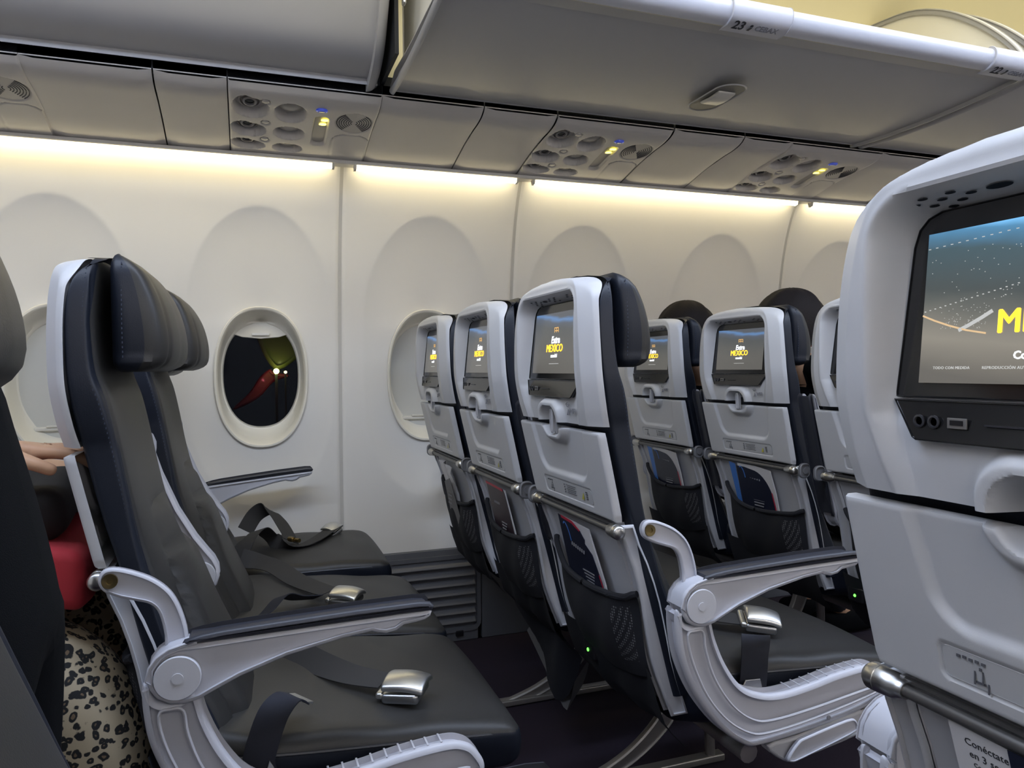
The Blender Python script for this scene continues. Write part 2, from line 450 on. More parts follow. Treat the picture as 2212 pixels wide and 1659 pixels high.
# ceiling over the aisle
mb = MB(); cp = [(1.74, 2.235), (1.5, 2.25), (1.2, 2.245), (1.0, 2.21), (.74, 2.21), (.54, 2.245), (.24, 2.25), (0, 2.235)]
vs = [(x, y, z) for x in (-1.5, 4.3) for y, z in cp]; n = len(cp)
mb.add(vs, [(i, i+1, n+i+1, n+i) for i in range(n-1)]); struct('ceiling', mb, BININ, 'white cabin ceiling above the aisle', 'ceiling')
# far side of the cabin (behind the photographer)
wr = struct('wall_right', wall_panel(-1.5, 4.3, -1, False), WALLM, 'cream side wall on the far side of the cabin', 'wall')
mb = MB(); box(mb, (1.4, -.88, .17), (5.8, .02, .344)); o = obj('lower_panel', mb, wr, DADO)
mb = MB(); pr = [(2.46, 1.695), (2.2, 1.722), (2.08, 1.76), (1.98, 1.79), (1.9, 1.83), (1.8, 1.95), (1.74, 2.235)]
vs = [(x, 1.74-y, z) for x in (-1.5, 4.3) for y, z in pr]; n = len(pr)
mb.add(vs, [(i, i+1, n+i+1, n+i) for i in range(n-1)]); obj('bin_row', mb, wr, BINM)
for nm, x in (('wall_front', 4.31), ('wall_back', -1.51)):
    mb = MB(); box(mb, (x, .87, 1.12), (.02, 3.55, 2.28)); struct(nm, mb, WALLM, 'cream partition at the '+('front' if x > 0 else 'back')+' end of the cabin', 'wall')

# windows
def oval(hx, hz, e=2.25, n=72, cx=0, cz=0):
    out = []
    for i in range(n):
        a = 2*pi*i/n; c, s = cos(a), sin(a)
        out.append((cx+hx*math.copysign(abs(c)**(2/e), c), cz+hz*math.copysign(abs(s)**(2/e), s)))
    return out
GLASS = mat('pane_glass', (1, 1, 1), .03, spec=.5, trans=1); GLASS.node_tree.nodes['Principled BSDF'].inputs['IOR'].default_value = 1.12
def window(idx, cx, shade):
    t = bpy.data.objects.new('window_%d' % idx, None); COL.objects.link(t); t.location = (cx, 2.63, WC)
    t['kind'] = 'structure'; t['category'] = 'window'
    t['label'] = {'open': 'oval cabin window with its shade open onto the night', 'shut': 'oval cabin window with its pale shade pulled down', 'hid': 'oval cabin window with its pale shade down'}[shade]
    mb = MB(); n = 72
    prof = [(1.0, 1.0, -.001, 0), (1.0, 1.0, -.006, 0), (.985, .988, -.0085, 0), (.955, .965, -.008, 0), (.93, .945, -.003, 0), (.910, .90, .026, .0), (.888, .85, .052, .004), (.862, .790, .068, .006), (.835, .765, .070, .006), (.825, .755, .074, .005), (.815, .742, .090, .005)]
    vs = []
    for a, b, y, dz in prof:
        for x, z in oval(WHX*a, WHZ*b): vs.append((x, y+(wy(WC+z)-2.63)*(1 if y < .0 else .6)+reveal(cx+x, WC+z)-.002, z+dz))
    fs = [(k*n+i, k*n+(i+1) % n, (k+1)*n+(i+1) % n, (k+1)*n+i) for k in range(len(prof)-1) for i in range(n)]
    mb.add(vs, fs); obj('window_ring', mb, t, RINGM)
    if shade == 'open':
        mb = MB(); o = oval(WHX*.85, WHZ*.79)
        prism(mb, [(x, z+.005) for x, z in o], .090, .093, 0); obj('pane', mb, t, GLASS)
        # tucked-up shade edge with its pull
        mb = MB(); prism(mb, [(x, z) for x, z in [(-.092, .148), (-.06, .137), (0, .132), (.06, .137), (.092, .148), (.07, .19), (-.07, .19)]], .072, .080, .003); obj('shade', mb, t, RINGM)
        mb = MB(); box(mb, (0, .069, .147), (.060, .008, .010), r=.0035); obj('shade_pull', mb, t, mat('pull', (.9, .88, .82), .3))
    else:
        mb = MB(); o = oval(WHX*.87, WHZ*.81); prism(mb, [(x, z+.005) for x, z in o], .076, .082, 0); obj('shade', mb, t, SHADEM)
        mb = MB(); box(mb, (0, .070, -.156), (.17, .012, .014), r=.005); box(mb, (0, .064, -.148), (.10, .01, .006), r=.0025); obj('shade_pull', mb, t, mat('pull2', (.7, .68, .62), .35))
    return t
for i, cx in enumerate(WIN): window(i+1, cx, 'open' if i == 1 else ('shut' if i == 2 else 'hid'))

# overhead service rail
PY = [(2.08, 1.757), (2.10, 1.742), (2.14, 1.731), (2.2, 1.724), (2.3, 1.708), (2.38, 1.6895), (2.42, 1.680), (2.465, 1.671)]
def pz(y): return interps(PY, y)
GASP = [(.060, 2.186), (.054, 2.312), (.053, 2.396)]
LAMPS = [(.163, 2.194), (.164, 2.314), (.163, 2.398)]
BTN = [(.095, 2.143), (.097, 2.266), (.096, 2.362)]
GR = (.058, .037, .025)
def psu_recess(x, y):
    d = 0
    for k, (a, b) in enumerate(GASP):
        e = min(sqrt(((x-a)/.047)**2+((y-b)/GR[k])**2), sqrt(((x-a+.018)/.034)**2+((y-b+.008)/GR[k])**2)); d = max(d, .026*sstep(1.0, .86, e))
    for k, (a, b) in enumerate(LAMPS):
        e = sqrt(((x-a)/.045)**2+((y-b)/GR[k])**2); d = max(d, .026*sstep(1.0, .86, e))
    for a, b in BTN:
        e = sqrt((x-a)**2+(y-b)**2)/.015; d = max(d, .006*sstep(1.0, .75, e))
    s = sdbox(x, y, .250, 2.283, .020, .085, .018); d = max(d, .012*sstep(.002, -.004, s))
    e = sqrt(((x-.342)/.054)**2+((y-2.217)/.062)**2); d = max(d, .003*sstep(1.0, .95, e))
    s = sdbox(x, y, .345, 2.40, .054, .108, .040); d = max(d, .0035*sstep(.0022, .0006, abs(s)))
    return d
def rail_panel(x0, x1, fine):
    mb = MB(); L = x1-x0; nx = int(L/(.0032 if fine else .03)); ny = 110 if fine else 26
    ys = [2.08+(2.465-2.08)*j/ny for j in range(ny+1)]; vs = []
    for i in range(nx+1):
        x = L*i/nx; e = min(x, L-x); rim = .005*(1-min(1, e/.004))
        for y in ys: vs.append((x, y, pz(y)+(psu_recess(x, y) if fine else 0)+rim))
    m = ny+1
    fs = [(i*m+j, i*m+j+1, (i+1)*m+j+1, (i+1)*m+j) for i in range(nx) for j in range(ny)]
    n0 = len(vs)
    vs += [(0, 2.08, 1.79), (L, 2.08, 1.79), (L, 2.465, 1.72), (0, 2.465, 1.72)]
    fs += [(0, nx*m, n0+1, n0), (nx*m+ny, ny, n0+3, n0+2), (0, n0, n0+3, ny), (nx*m, nx*m+ny, n0+2, n0+1)]
    mb.add(vs, fs); return mb
rail = thing('service_rail', 'beige overhead rail of blank filler panels running under the bins', 'panel', (0, 2.27, 1.74))
for a, b in [(-1.3, -.902), (-.502, -.212), (-.208, -.035), (.371, .666), (.670, .898), (1.311, 1.576), (1.580, 1.775), (2.173, 2.47), (2.474, 2.69), (3.10, 3.5)]:
    obj('filler_panel', rail_panel(a, b, False), rail, PSUM, loc=(a, -2.27, -1.74))
mb = MB(); box(mb, (1.1, 2.27, 1.80), (4.6, .36, .01)); obj('rail_backing', mb, rail, DARK, loc=(0, -2.27, -1.74))
def psu(x0, first=None, label=''):
    t = thing('service_unit', label, 'panel', (x0, 2.27, 1.735), group='passenger service units in the overhead rail')
    L = Vector((0, -2.27, -1.735))
    def part(name, me, m, par=t):
        if me in (None,): return
        o = obj(name, me, par, m); o.location = L if par is t else (0, 0, 0); return o
    if first:
        for ch in first.children:
            c = ch.copy(); COL.objects.link(c); c.parent = t
            for gch in ch.children:
                d = gch.copy(); COL.objects.link(d); d.parent = c
        return t
    part('housing', rail_panel(0, .402, True), PSUM)
    for a, b in GASP:
        mb = MB(); z = pz(b)+.026
        ax = Vector((0, -.35, -1)).normalized()
        lathe(mb, [(.031, -.004), (.031, .004), (.026, .007), (.026, .001), (.020, .001), (.019, .011), (.014, .013), (.013, .007)], (a-.006, b, z), ax, 24, scale=(1, 1))
        v = part('air_nozzle', mb, mat('nozzle', (.33, .31, .30), .4))
        mb = MB(); lathe(mb, [(.0125, .0072), (.0105, .0085)], (a-.006, b, z), ax, 20); part('nozzle_opening', mb, BLACK, v)
    for a, b in LAMPS:
        mb = MB(); z = pz(b)+.026; ax = Vector((0, -.2, -1)).normalized()
        lathe(mb, [(.036, -.004), (.036, .002), (.033, .003), (.025, .009), (.012, .013), (.001, .0135)], (a, b, z), ax, 24); part('reading_light', mb, mat('lens', (.34, .32, .30), .25))
    for a, b in BTN:
        mb = MB(); lathe(mb, [(.011, .002), (.010, -.003), (.006, -.005), (.001, -.005)], (a, b, pz(b)+.004), (0, 0, 1), 16); part('light_button', mb, mat('btn', (.40, .38, .36), .35))
    mb = MB(); lathe(mb, [(.0165, .004), (.0165, -.002), (.012, -.004), (.010, -.002)], (.245, 2.157, pz(2.157)), (0, -.15, 1), 24); cb = part('call_button', mb, BLUEL)
    mb = MB(); lathe(mb, [(.009, 0), (.008, -.0045), (.001, -.005)], (.245, 2.157, pz(2.157)), (0, -.15, 1), 16); part('button_cap', mb, mat('cap', (.55, .55, .6), .3), cb)
    mb = MB(); prism(mb, rrect(.036, .158, .016, 5, .250, 2.283), 0, .002, 0, xf=lambda v: Vector((v.x, v.z, pz(v.z)+.0080+v.y))); sg = part('sign_lens', mb, mat('signlens', (.30, .28, .26), .45))
    for yy, xx in ((2.228, .260), (2.253, .256)):
        mb = MB(); lathe(mb, [(.0085, 0), (.0085, -.003), (.002, -.004)], (xx, yy, pz(yy)+.0070), (0, -.1, 1), 12, scale=(1.1, 1.3)); part('seat_belt_sign', mb, YELLOW, sg)
    # loudspeaker grille: concentric arc bars
    mb = MB(); zc = .0012
    prism(mb, [(.342+.052*cos(2*pi*i/40), 2.217+.060*sin(2*pi*i/40)) for i in range(40)], zc, zc+.001, 0, xf=lambda v: Vector((v.x, v.z, pz(v.z)+v.y))); gr = part('speaker_grille', mb, mat('grille', (.38, .36, .34), .5))
    mb = MB()
    for k in range(1, 8):
        rr = .0066*k+.003
        for q in (0, 1):
            path = []
            for i in range(9):
                a = pi*q-.95+1.9*i/8
                path.append((.342+rr*cos(a), 2.217+rr*1.15*sin(a), pz(2.217+rr*1.15*sin(a))+zc-.0005))
            tube(mb, path, .0012, 4)
    part('grille_slots', mb, DARK, gr)['kind'] = 'stuff'
    return t
psu_lab = ['service unit above the row at left, cut off by the left edge of the photo', 'service unit with air nozzles and lit yellow sign above the empty row at left',
           'service unit with air nozzles and lit yellow sign in the middle of the rail', 'service unit with lit yellow sign farthest along the rail']
p1 = psu(-.032, None, psu_lab[1])
psu(-.902, p1, psu_lab[0]); psu(.903, p1, psu_lab[2]); psu(1.772, p1, psu_lab[3])
psu(2.695, p1, 'service unit on the rail hidden beyond the near white seatback')
# light strips on top of the wall
rail2 = MB()
prism(rail2, [(2.440, 1.676), (2.437, 1.664), (2.443, 1.6605), (2.446, 1.665), (2.50, 1.665), (2.50, 1.675)], -1.4, 4.3, .0015, xf=lambda v: Vector((v.y, v.x, v.z)), steps=1)
struct('trim_1', rail2, mat('rail_white', (.62, .60, .57), .35), 'slim white rail above the light strips', 'trim')
sl = ['glowing warm light strip above the two leftmost windows', 'glowing warm light strip above the narrow wall panel', 'glowing warm light strip in the middle of the wall', 'glowing warm light strip at the far right of the wall', 'glowing warm light strip beyond the near seatback']
def strip(a, b, side, label):
    t = thing('light_strip', label, 'light', ((a+b)/2, 2.49 if side > 0 else -.75, 1.675), group='light strips along the top of the side walls')
    f = (lambda v: Vector((v.y, v.x, v.z))) if side > 0 else (lambda v: Vector((v.y, 1.74-v.x, v.z)))
    L = tuple(-x for x in t.location)
    mb = MB(); prism(mb, [(2.446, 1.663), (2.450, 1.6505), (2.464, 1.6475), (2.470, 1.663)], a+.004, b-.004, .001, xf=f, steps=1); obj('diffuser', mb, t, STRIP if side > 0 else STRIP_R, loc=L)
    for x in (a, b):
        mb = MB(); prism(mb, [(2.444, 1.665), (2.448, 1.6490), (2.466, 1.6460), (2.472, 1.665)], x-.004, x+.004, .001, xf=f, steps=1); obj('end_cap', mb, t, mat('cap_w', (.6, .58, .54), .4), loc=L)
for (a, b), lb in zip([(-1.15, .275), (.345, .905), (.967, 2.115), (2.185, 3.31), (3.39, 4.25)], sl): strip(a, b, 1, lb)
strip(-1.3, 4.2, -1, 'light strip on the opposite side wall behind the photographer')

# overhead bins
xs = lambda v: Vector((v.y, v.x, v.z))
def closed_bin(a, b, label):
    t = thing('overhead_bin', label, 'luggage bin', ((a+b)/2, 1.95, 1.79), group='overhead luggage bins')
    out = smooth_path([(2.082, 1.782, 0), (2.077, 1.766, 0), (2.04, 1.766, 0), (1.99, 1.776, 0), (1.945, 1.793, 0), (1.905, 1.821, 0), (1.866, 1.868, 0), (1.82, 1.935, 0), (1.775, 2.02, 0), (1.75, 2.12, 0), (1.745, 2.23, 0)], 5)
    ol = [(p.x, p.y) for p in out]+[(2.06, 2.23)]
    mb = MB(); prism(mb, ol, a, b, .028, xf=xs, steps=5); obj('bin_shell', mb, t, BINM, loc=(-(a+b)/2, -1.95, -1.79)); return t
closed_bin(-1.25, .352, 'closed grey overhead bin at top left')
def bucket(a, b, label, plates):
    t = thing('overhead_bin', label, 'luggage bin', ((a+b)/2, 1.75, 1.78), group='overhead luggage bins'); L = (-(a+b)/2, -1.75, -1.78)
    lo = smooth_path([(2.082, 1.782, 0), (2.077, 1.766, 0), (2.03, 1.761, 0), (1.92, 1.757, 0), (1.75, 1.758, 0), (1.58, 1.768, 0), (1.46, 1.782, 0)], 5)
    hi = smooth_path([(1.455, 1.80, 0), (1.6, 1.800, 0), (1.8, 1.800, 0), (2.0, 1.810, 0)], 4)
    mb = MB(); prism(mb, [(p.x, p.y) for p in lo+hi], a, b, .012, xf=xs, steps=4)
    # latch recess is a flat oval plate, its shade painted dark, with rim
    sh = obj('bucket', mb, t, BINM, loc=L)
    lp = smooth_path([(1.462, 1.779, 0), (1.440, 1.781, 0), (1.424, 1.792, 0), (1.416, 1.808, 0), (1.418, 1.824, 0), (1.430, 1.834, 0), (1.450, 1.832, 0), (1.462, 1.815, 0)], 3)
    mb = MB(); prism(mb, [(p.x, p.y) for p in lp], a+.004, b-.004, .004, xf=xs); lip = obj('lip_trim', mb, t, mat('lip_plastic', (.60, .61, .66), .3), loc=L)
    for x, num, wd in plates:
        pp = smooth_path([(1.474, 1.7785, 0), (1.442, 1.7785, 0), (1.4215, 1.790, 0), (1.413, 1.808, 0), (1.4155, 1.826, 0), (1.429, 1.8365, 0), (1.44, 1.833, 0), (1.436, 1.80, 0), (1.46, 1.784, 0)], 3)
        mb = MB(); prism(mb, [(p.x, p.y) for p in pp], x, x+wd, .0015, xf=xs, steps=1); pl = obj('row_plate', mb, t, mat('plate_plastic', (.56, .56, .60), .35), loc=L)
        xd = (1, 0, 0); yd = (0, -.93, .36)
        text(num, .032, (x+.030, 1.4375, 1.7785), xd, yd, INK, pl, bold=.0008)
        text('CEBAX', .020, (x+.105, 1.4375, 1.7785), xd, yd, GREYINK, pl, bold=.0006)
        mb = MB(); lathe(mb, [(.004, 0), (.004, .0006)], (x+.062, 1.4330, 1.7798), (0, -.36, -.93), 8); box(mb, (x+.062, 1.4420, 1.7772), (.006, .016, .0008)); obj('seat_icon', mb, pl, INK)
    # side cheeks: quarter-disc plates
    for x in (a+.03, b-.045):
        arc = smooth_path([(1.425, 1.815, 0), (1.452, 1.862, 0), (1.505, 1.925, 0), (1.58, 1.995, 0), (1.68, 2.065, 0), (1.80, 2.115, 0), (1.95, 2.135, 0)], 4)
        mb = MB(); prism(mb, [(p.x, p.y) for p in arc]+[(2.03, 2.13), (2.03, 1.80), (1.45, 1.80)], x, x+.014, .004, xf=xs); ck = obj('cheek', mb, t, BININ, loc=L)
        arc2 = [(p.x, p.y) for p in arc]+[(p.x+.010, p.y-.016) for p in arc[::-1]]
        mb = MB(); prism(mb, arc2, x-.006, x+.020, .004, xf=xs); obj('cheek_rim', mb, ck, BINM)
    return t, L
t, L = bucket(.388, 2.034, 'open overhead bin tipped down, grey underside with oval latch', [(1.045, '23', .165), (1.862, '22', .165)])
mb = MB(); pth = rrect(.085, .20, .042, 8, 1.262, 1.790)
n = len(pth); vs = []; fs = []
for k, (s, z) in enumerate([(1.10, 1.7575), (1.06, 1.7545), (1.0, 1.7565), (.97, 1.7575)]):
    vs += [(1.262+(x-1.262)*s, 1.79+(y-1.79)*(s if s <= 1 else 1+(s-1)*.45), z) for x, y in pth]
fs = [(k*n+i, k*n+(i+1) % n, (k+1)*n+(i+1) % n, (k+1)*n+i) for k in range(3) for i in range(n)]
mb.add(vs, fs); lt = obj('latch', mb, t, BINM, loc=L)
mb = MB(); prism(mb, pth, 1.7560, 1.7568, 0, xf=lambda v: Vector((v.x, v.z, v.y))); obj('latch_cup', mb, lt, mat('latch_dark', (.05, .05, .048), .4))
mb = MB(); rbox(mb, (1.262, 1.785, 1.7565), (.056, .092, .010), .0045, n=(3, 5, 1), deform=lambda v: Vector((v.x, v.y, v.z-.006*cos((v.y-1.785)/.05*pi/2)))); obj('latch_paddle', mb, lt, mat('latch_p', (.52, .50, .46), .3))
bucket(2.052, 3.70, 'second open overhead bin tipped down, beyond the first', [])
# fixed upper part of the bin compartment
mb = MB(); cp = smooth_path([(2.085, 1.80, 0), (2.095, 1.90, 0), (2.07, 2.03, 0), (1.98, 2.13, 0), (1.86, 2.19, 0), (1.72, 2.228, 0), (1.60, 2.240, 0)], 4); n = len(cp)
vs = [(x, p.x, p.y) for x in (.372, 4.25) for p in cp]
mb.add(vs, [(i, i+1, n+i+1, n+i) for i in range(n-1)]); struct('trim_2', mb, mat('compartment', (.80, .74, .52), .6), 'cream back panel inside the open overhead bins', 'trim')
mb = MB()
for x in (.5, 1.3, 2.04, 2.9, 3.7):
    prism(mb, [(p.x, p.y) for p in cp[4:]]+[(p.x-.012, p.y-.014) for p in cp[4:][::-1]], x-.012, x+.012, .002, xf=xs, steps=1)
    break
# near-black boxes painted as the shade above the rail and between the bins
mb = MB(); box(mb, (1.45, 2.095, 1.790), (5.6, .03, .05)); box(mb, (.369, 1.98, 2.0), (.010, .24, .42)); struct('trim_3', mb, DARK, 'near-black boxes standing for the shade between the bins and the rail', 'trim')
mb = MB(); box(mb, (.376, 1.795, 1.985), (.006, .014, .16), r=.002); box(mb, (.376, 1.80, 1.90), (.008, .022, .03), r=.003)
tag(obj('hinge_arm', mb, None, CHROME), 'thin bright metal hinge arm between closed and open bins', 'hinge')

# ---- outside the open window: apron at night with lamps and added shapes for the blurred glow
mb = MB(); box(mb, (0, 14, -3.02), (30, 22, .04)); struct('trim_4', mb, mat('apron', (.02, .02, .022), .8), 'dark airport apron outside the windows', 'ground')
ft = thing('window_glow', 'added shapes standing in for the yellow-green and red glow outside the open window', 'glow_shape', (.3, 6.0, .9))
green_glow = smooth_path([(.19, 1.03, 0), (.12, 1.15, 0), (.06, 1.35, 0), (.02, 1.7, 0), (.7, 1.7, 0), (.6, 1.3, 0), (.35, 1.07, 0), (.25, 1.01, 0)], 6, True)
mb = MB(); prism(mb, [(p.x, p.y) for p in green_glow], 6.0, 6.1, .03); obj('green_glow', mb, ft, mat('green_glow', (.10, .105, .030), .6), loc=(-.3, -6, -.9))
red = smooth_path([(.17, 1.01, 0), (.10, .95, 0), (.02, .83, 0), (-.10, .71, 0), (-.02, .73, 0), (.10, .80, 0), (.20, .91, 0), (.32, .96, 0), (.21, .985, 0)], 5, True)
mb = MB(); prism(mb, [(p.x, p.y) for p in red], 6.02, 6.10, .02); obj('flap', mb, ft, mat('flap', (.15, .006, .028), .6), loc=(-.3, -6, -.9))
mb = MB(); lathe(mb, [(.001, -.02), (.014, -.015), (.020, 0), (.014, .015), (.001, .02)], (.218, 5.92, .995), (0, 1, 0), 16); tag(obj('apron_lamp', mb, None, mat('lamp_g', (1, 1, .5), .4, emit=(.85, 1.0, .25), es=14)), 'bright yellow-green lamp outside the open window', 'lamp')
mb = MB(); lathe(mb, [(.001, -.02), (.012, 0), (.001, .02)], (.285, 5.92, .987), (0, 1, 0), 12); tag(obj('apron_lamp', mb, None, mat('lamp_s', (1, .9, .7), .4, emit=(1.0, .85, .6), es=.8)), 'tiny dim lamp right of the bright yellow-green lamp', 'lamp')
def plight(name, loc, p, col, r=.02):
    l = bpy.data.lights.new(name, 'POINT'); l.energy = p; l.color = col; l.shadow_soft_size = 0
    o = bpy.data.objects.new(name, l); COL.objects.link(o); o.location = loc
mb = MB(); box(mb, (.218, 5.955, -1.0), (.02, .02, 3.98)); obj('support_post', mb, ft, DARK, loc=(-.3, -6, -.9))
mb = MB(); box(mb, (.285, 5.948, -1.0), (.012, .02, 3.97)); obj('support_post', mb, ft, DARK, loc=(-.3, -6, -.9))
plight('apron_lamp_light', (.24, 5.80, 1.06), .06, (.9, 1, .4)); plight('red_fill_light', (.12, 5.82, .93), .10, (1, .15, .25))  # unseen point lamps added to light the green and red glow shapes

# ------------------------------------------------------------------ passenger seats (x forward, y towards the left wall, z up)
HW = [(.897, .188), (.93, .193), (.97, .196), (1.0, .195), (1.06, .190), (1.10, .184), (1.125, .177), (1.14, .168), (1.150, .155), (1.158, .130), (1.163, .095), (1.166, .045)]
XR = [(.897, -.234), (.93, -.242), (.98, -.250), (1.027, -.252), (1.076, -.252), (1.124, -.249), (1.166, -.243)]
XFJ = [(.897, -.211), (.93, -.217), (.97, -.224), (1.03, -.228), (1.08, -.227), (1.166, -.217)]
def ztop(y):
    y = abs(y)
    pts = sorted([(b, a) for a, b in HW if a >= .97]); return interp(pts, y) if y > .05 else 1.166
def latch_off(y, z):
    o = sdbox(y, z, 0, .900, .056, .042, .036); i = sdbox(y, z, 0, .899, .037, .026, .024)
    ring = sstep(.005, -.009, o); inner = sstep(.004, -.005, i)
    return -.0145*ring+inner*(.0145+.005+.014*(sstep(.884, .898, z)))
def shell_mesh():
    zs = []; z = .899
    while z < 1.135: zs.append(z); z += .0020 if z < .95 else .0030
    zs += [1.138, 1.141, 1.144, 1.147, 1.150, 1.153, 1.156, 1.159, 1.1615, 1.164, 1.166]
    nu = 240; us = [-1+2*i/nu for i in range(nu+1)]
    vs = []
    for z in zs:
        hw = interps(HW, z)
        for u in us:
            y = u*hw; ds = hw-abs(y); dt = max(0, ztop(y)-z)
            x = interps(XR, z)
            # angled outer flanks, tighter rounding along the top
            x += .019*max(0, (.032-ds)/.032)+.004*max(0, (.004-ds)/.004)
            x += .012*max(0, (.014-dt)/.014)**2*sstep(1.11, 1.15, z)
            rh = interp([(.89, .118), (.93, .130), (.965, .139), (1.14, .138)], z)
            dep = interp([(.89, .004), (.925, .008), (.955, .013), (.985, .0255), (1.10, .0375), (1.15, .040)], z)
            sd = sdbox(y, z, 0, .99, rh, .147, .035)
            x += dep*sstep(.0025, -.016, sd)-.0012*exp(-((sd-.004)/.003)**2)
            x += latch_off(y, z)
            vs.append(Vector((x, y, z)))
    nr = len(zs); m = nu+1
    fs = [(i*m+j, i*m+j+1, (i+1)*m+j+1, (i+1)*m+j) for i in range(nr-1) for j in range(nu)]
    bd = [i*m for i in range(nr)]+[(nr-1)*m+j for j in range(1, nu)]+[i*m+nu for i in range(nr-1, -1, -1)]+[j for j in range(nu-1, 0, -1)]
    n0 = len(vs); nb = len(bd)
    for q in bd:
        v = vs[q]; xf = interps(XFJ, v.z)
        vs.append(Vector((max(xf, v.x+.003), v.y, v.z)))
    fs += [(bd[i], bd[(i+1) % nb], n0+(i+1) % nb, n0+i) for i in range(nb)]
    mb = MB(); mb.add(vs, fs); return mb
def tray_x(z): return interp([(.73, -.196), (.888, -.231)], z)
def tray_mesh():
    z0, z1 = .734, .889; nz = 78; nu = 240; vs = []
    for i in range(nz+1):
        z = z0+(z1-z0)*i/nz; hw = interp([(.734, .180), (.745, .1835), (.80, .1855), (.88, .1875), (.889, .1865)], z)
        for j in range(nu+1):
            u = -1+2*j/nu; y = u*hw; d = min(hw-abs(y), z1-z, z-z0); x = tray_x(z); R = .005
            if d < R: x += R-sqrt(max(0, R*R-(R-d)**2))
            s = sdbox(y, z, 0, .86, interp([(.79, .106), (.889, .124)], z), .066, .030); x += .0065*sstep(.004, -.008, s)
            s = sdbox(y, z, 0, .765, .112, .0165, .008); x += .0022*sstep(.0005, -.002, s)
            x += latch_off(y, z); vs.append(Vector((x, y, z)))
    m = nu+1; fs = [(i*m+j, i*m+j+1, (i+1)*m+j+1, (i+1)*m+j) for i in range(nz) for j in range(nu)]
    bd = [i*m for i in range(nz+1)]+[nz*m+j for j in range(1, nu)]+[i*m+nu for i in range(nz, -1, -1)]+[j for j in range(nu-1, 0, -1)]
    n0 = len(vs); nb = len(bd)
    for q in bd: v = vs[q]; vs.append(Vector((tray_x(v.z)+.015, v.y, v.z)))
    fs += [(bd[i], bd[(i+1) % nb], n0+(i+1) % nb, n0+i) for i in range(nb)]
    mb = MB(); mb.add(vs, fs); return mb
def xr(z): return interps(XR, z)
BR = [(.40, -.085), (.45, -.10), (.55, -.125), (.65, -.150), (.737, -.170), (.8, -.188), (.896, -.210), (.97, -.224), (1.05, -.229), (1.12, -.227), (1.168, -.214)]
BF = [(.40, -.02), (.48, -.04), (.55, -.07), (.62, -.10), (.684, -.119), (.75, -.135), (.826, -.147), (.9, -.160), (.96, -.173), (1.0, -.186), (1.06, -.191), (1.10, -.190), (1.168, -.186)]
def bw(z): return interps([(.45, .190), (.88, .1865), (.90, .1870)], z) if z < .897 else interps(HW, z-.003)-.0012
def backrest_mesh():
    sl = []; z = .42
    while z < 1.150: sl.append((z, interps(BR, z), interps(BF, z), bw(z))); z += .008
    for z, k in ((1.153, 0), (1.157, .6), (1.161, 1.6), (1.165, 3), (1.168, 5), (1.1695, 9)):
        a, b = interps(BR, z), interps(BF, z); k /= 1000; sl.append((z, a+k, b-k, bw(min(z, 1.168))-k))
    def post(v):
        a, b = interps(BR, v.z), interps(BF, v.z); t = (v.x-a)/(b-a)
        if t < .3: v.x += .029*sstep(.90, .99, v.z)*sstep(.188, .140, abs(v.y))
        if t > .55:
            q = 1-min(1, (abs(v.y)/.185))**3
            v.x += ((.005+.034*sstep(.86, .62, v.z))*q-.004)*sstep(.55, .95, t)
            e = (v.y/.135)**2+((max(0, v.z-.56))/.235)**2
            v.x += (.013*sstep(1.0, .78, e)-.007*exp(-((e-1.02)/.05)**2))*sstep(.8, 1, t)
            v.x -= .003*exp(-((abs(v.y)-.172)/.004)**2)*sstep(.8, 1, t)
        return v
    mb = MB()
    loft(mb, sl, 9, 150, mfun=lambda a, i: 1 if (abs(cos(a)) < .64 and sin(a) > 0) else 0, post=post); return mb
HR = [(1.0, -.118), (1.012, -.106), (1.03, -.101), (1.06, -.102), (1.10, -.111), (1.13, -.123), (1.15, -.136), (1.166, -.155)]
def headrest_mesh():
    sl = []
    for z, k in ((1.000, .020), (1.003, .010), (1.008, .004), (1.014, .001)): sl.append((z, -.181+k*.6, interps(HR, z)-k*.6, .166-k))
    z = 1.022
    while z < 1.150: sl.append((z, -.181, interps(HR, z), .166-.010*((z-1.07)/.09)**2)); z += .008
    for z, k in ((1.153, .003), (1.159, .007), (1.164, .013), (1.167, .020), (1.1685, .026)): sl.append((z, -.181+k*.55, interps(HR, min(z, 1.166))-k*.5, .158-k*1.3))
    def post(v):
        t = (v.x+.181)/.08
        v.x += .010*sstep(.4, 1, t)*(1-(abs(v.y)/.166)**2)-.0025*exp(-((abs(v.y)-.135)/.004)**2)*sstep(.5, 1, t)
        v.x -= .002*exp(-((abs(v.y)-.06)/.0035)**2)*sstep(.5, 1, t)
        return v
    mb = MB(); loft(mb, sl, 4.5, 110, mfun=lambda a, i: 1 if sin(a) > .02 else 0, post=post); return mb
def cush_top(x): return interp([(-.10, .488), (.0, .479), (.06, .472), (.24, .456), (.35, .445), (.41, .432)], x)
def cushion_mesh():
    def df(v):
        t = (v.z-.365)/(.47-.365); zt = cush_top(v.x)+.010*(1-min(1, abs(v.y)/.22)**2)-.0015*sin(v.x*40)*sin(v.y*25)
        z0 = .362-.02*0
        v.z = z0+(zt-z0)*t; v.x += .010*sin(pi*t) if v.x > .36 else 0
        if v.x < .03: v.y *= 1-.30*min(1, (.03-v.x)/.13)**2.2
        if v.z < .43: v.y *= 1-.03*sstep(.43, .36, v.z)+.004*sin(v.x*60+v.z*90)
        return v
    mb = MB(); rbox(mb, (.155, 0, .4175), (.49, .438, .105), .026, n=(26, 22, 4), k=6, deform=df, mfun=lambda c: 1 if c.z > .452 else 0); return mb
PX = [(.38, -.085), (.472, -.121), (.53, -.134), (.596, -.146), (.653, -.161), (.707, -.182), (.728, -.188)]
def px(z): return interps(PX, z)
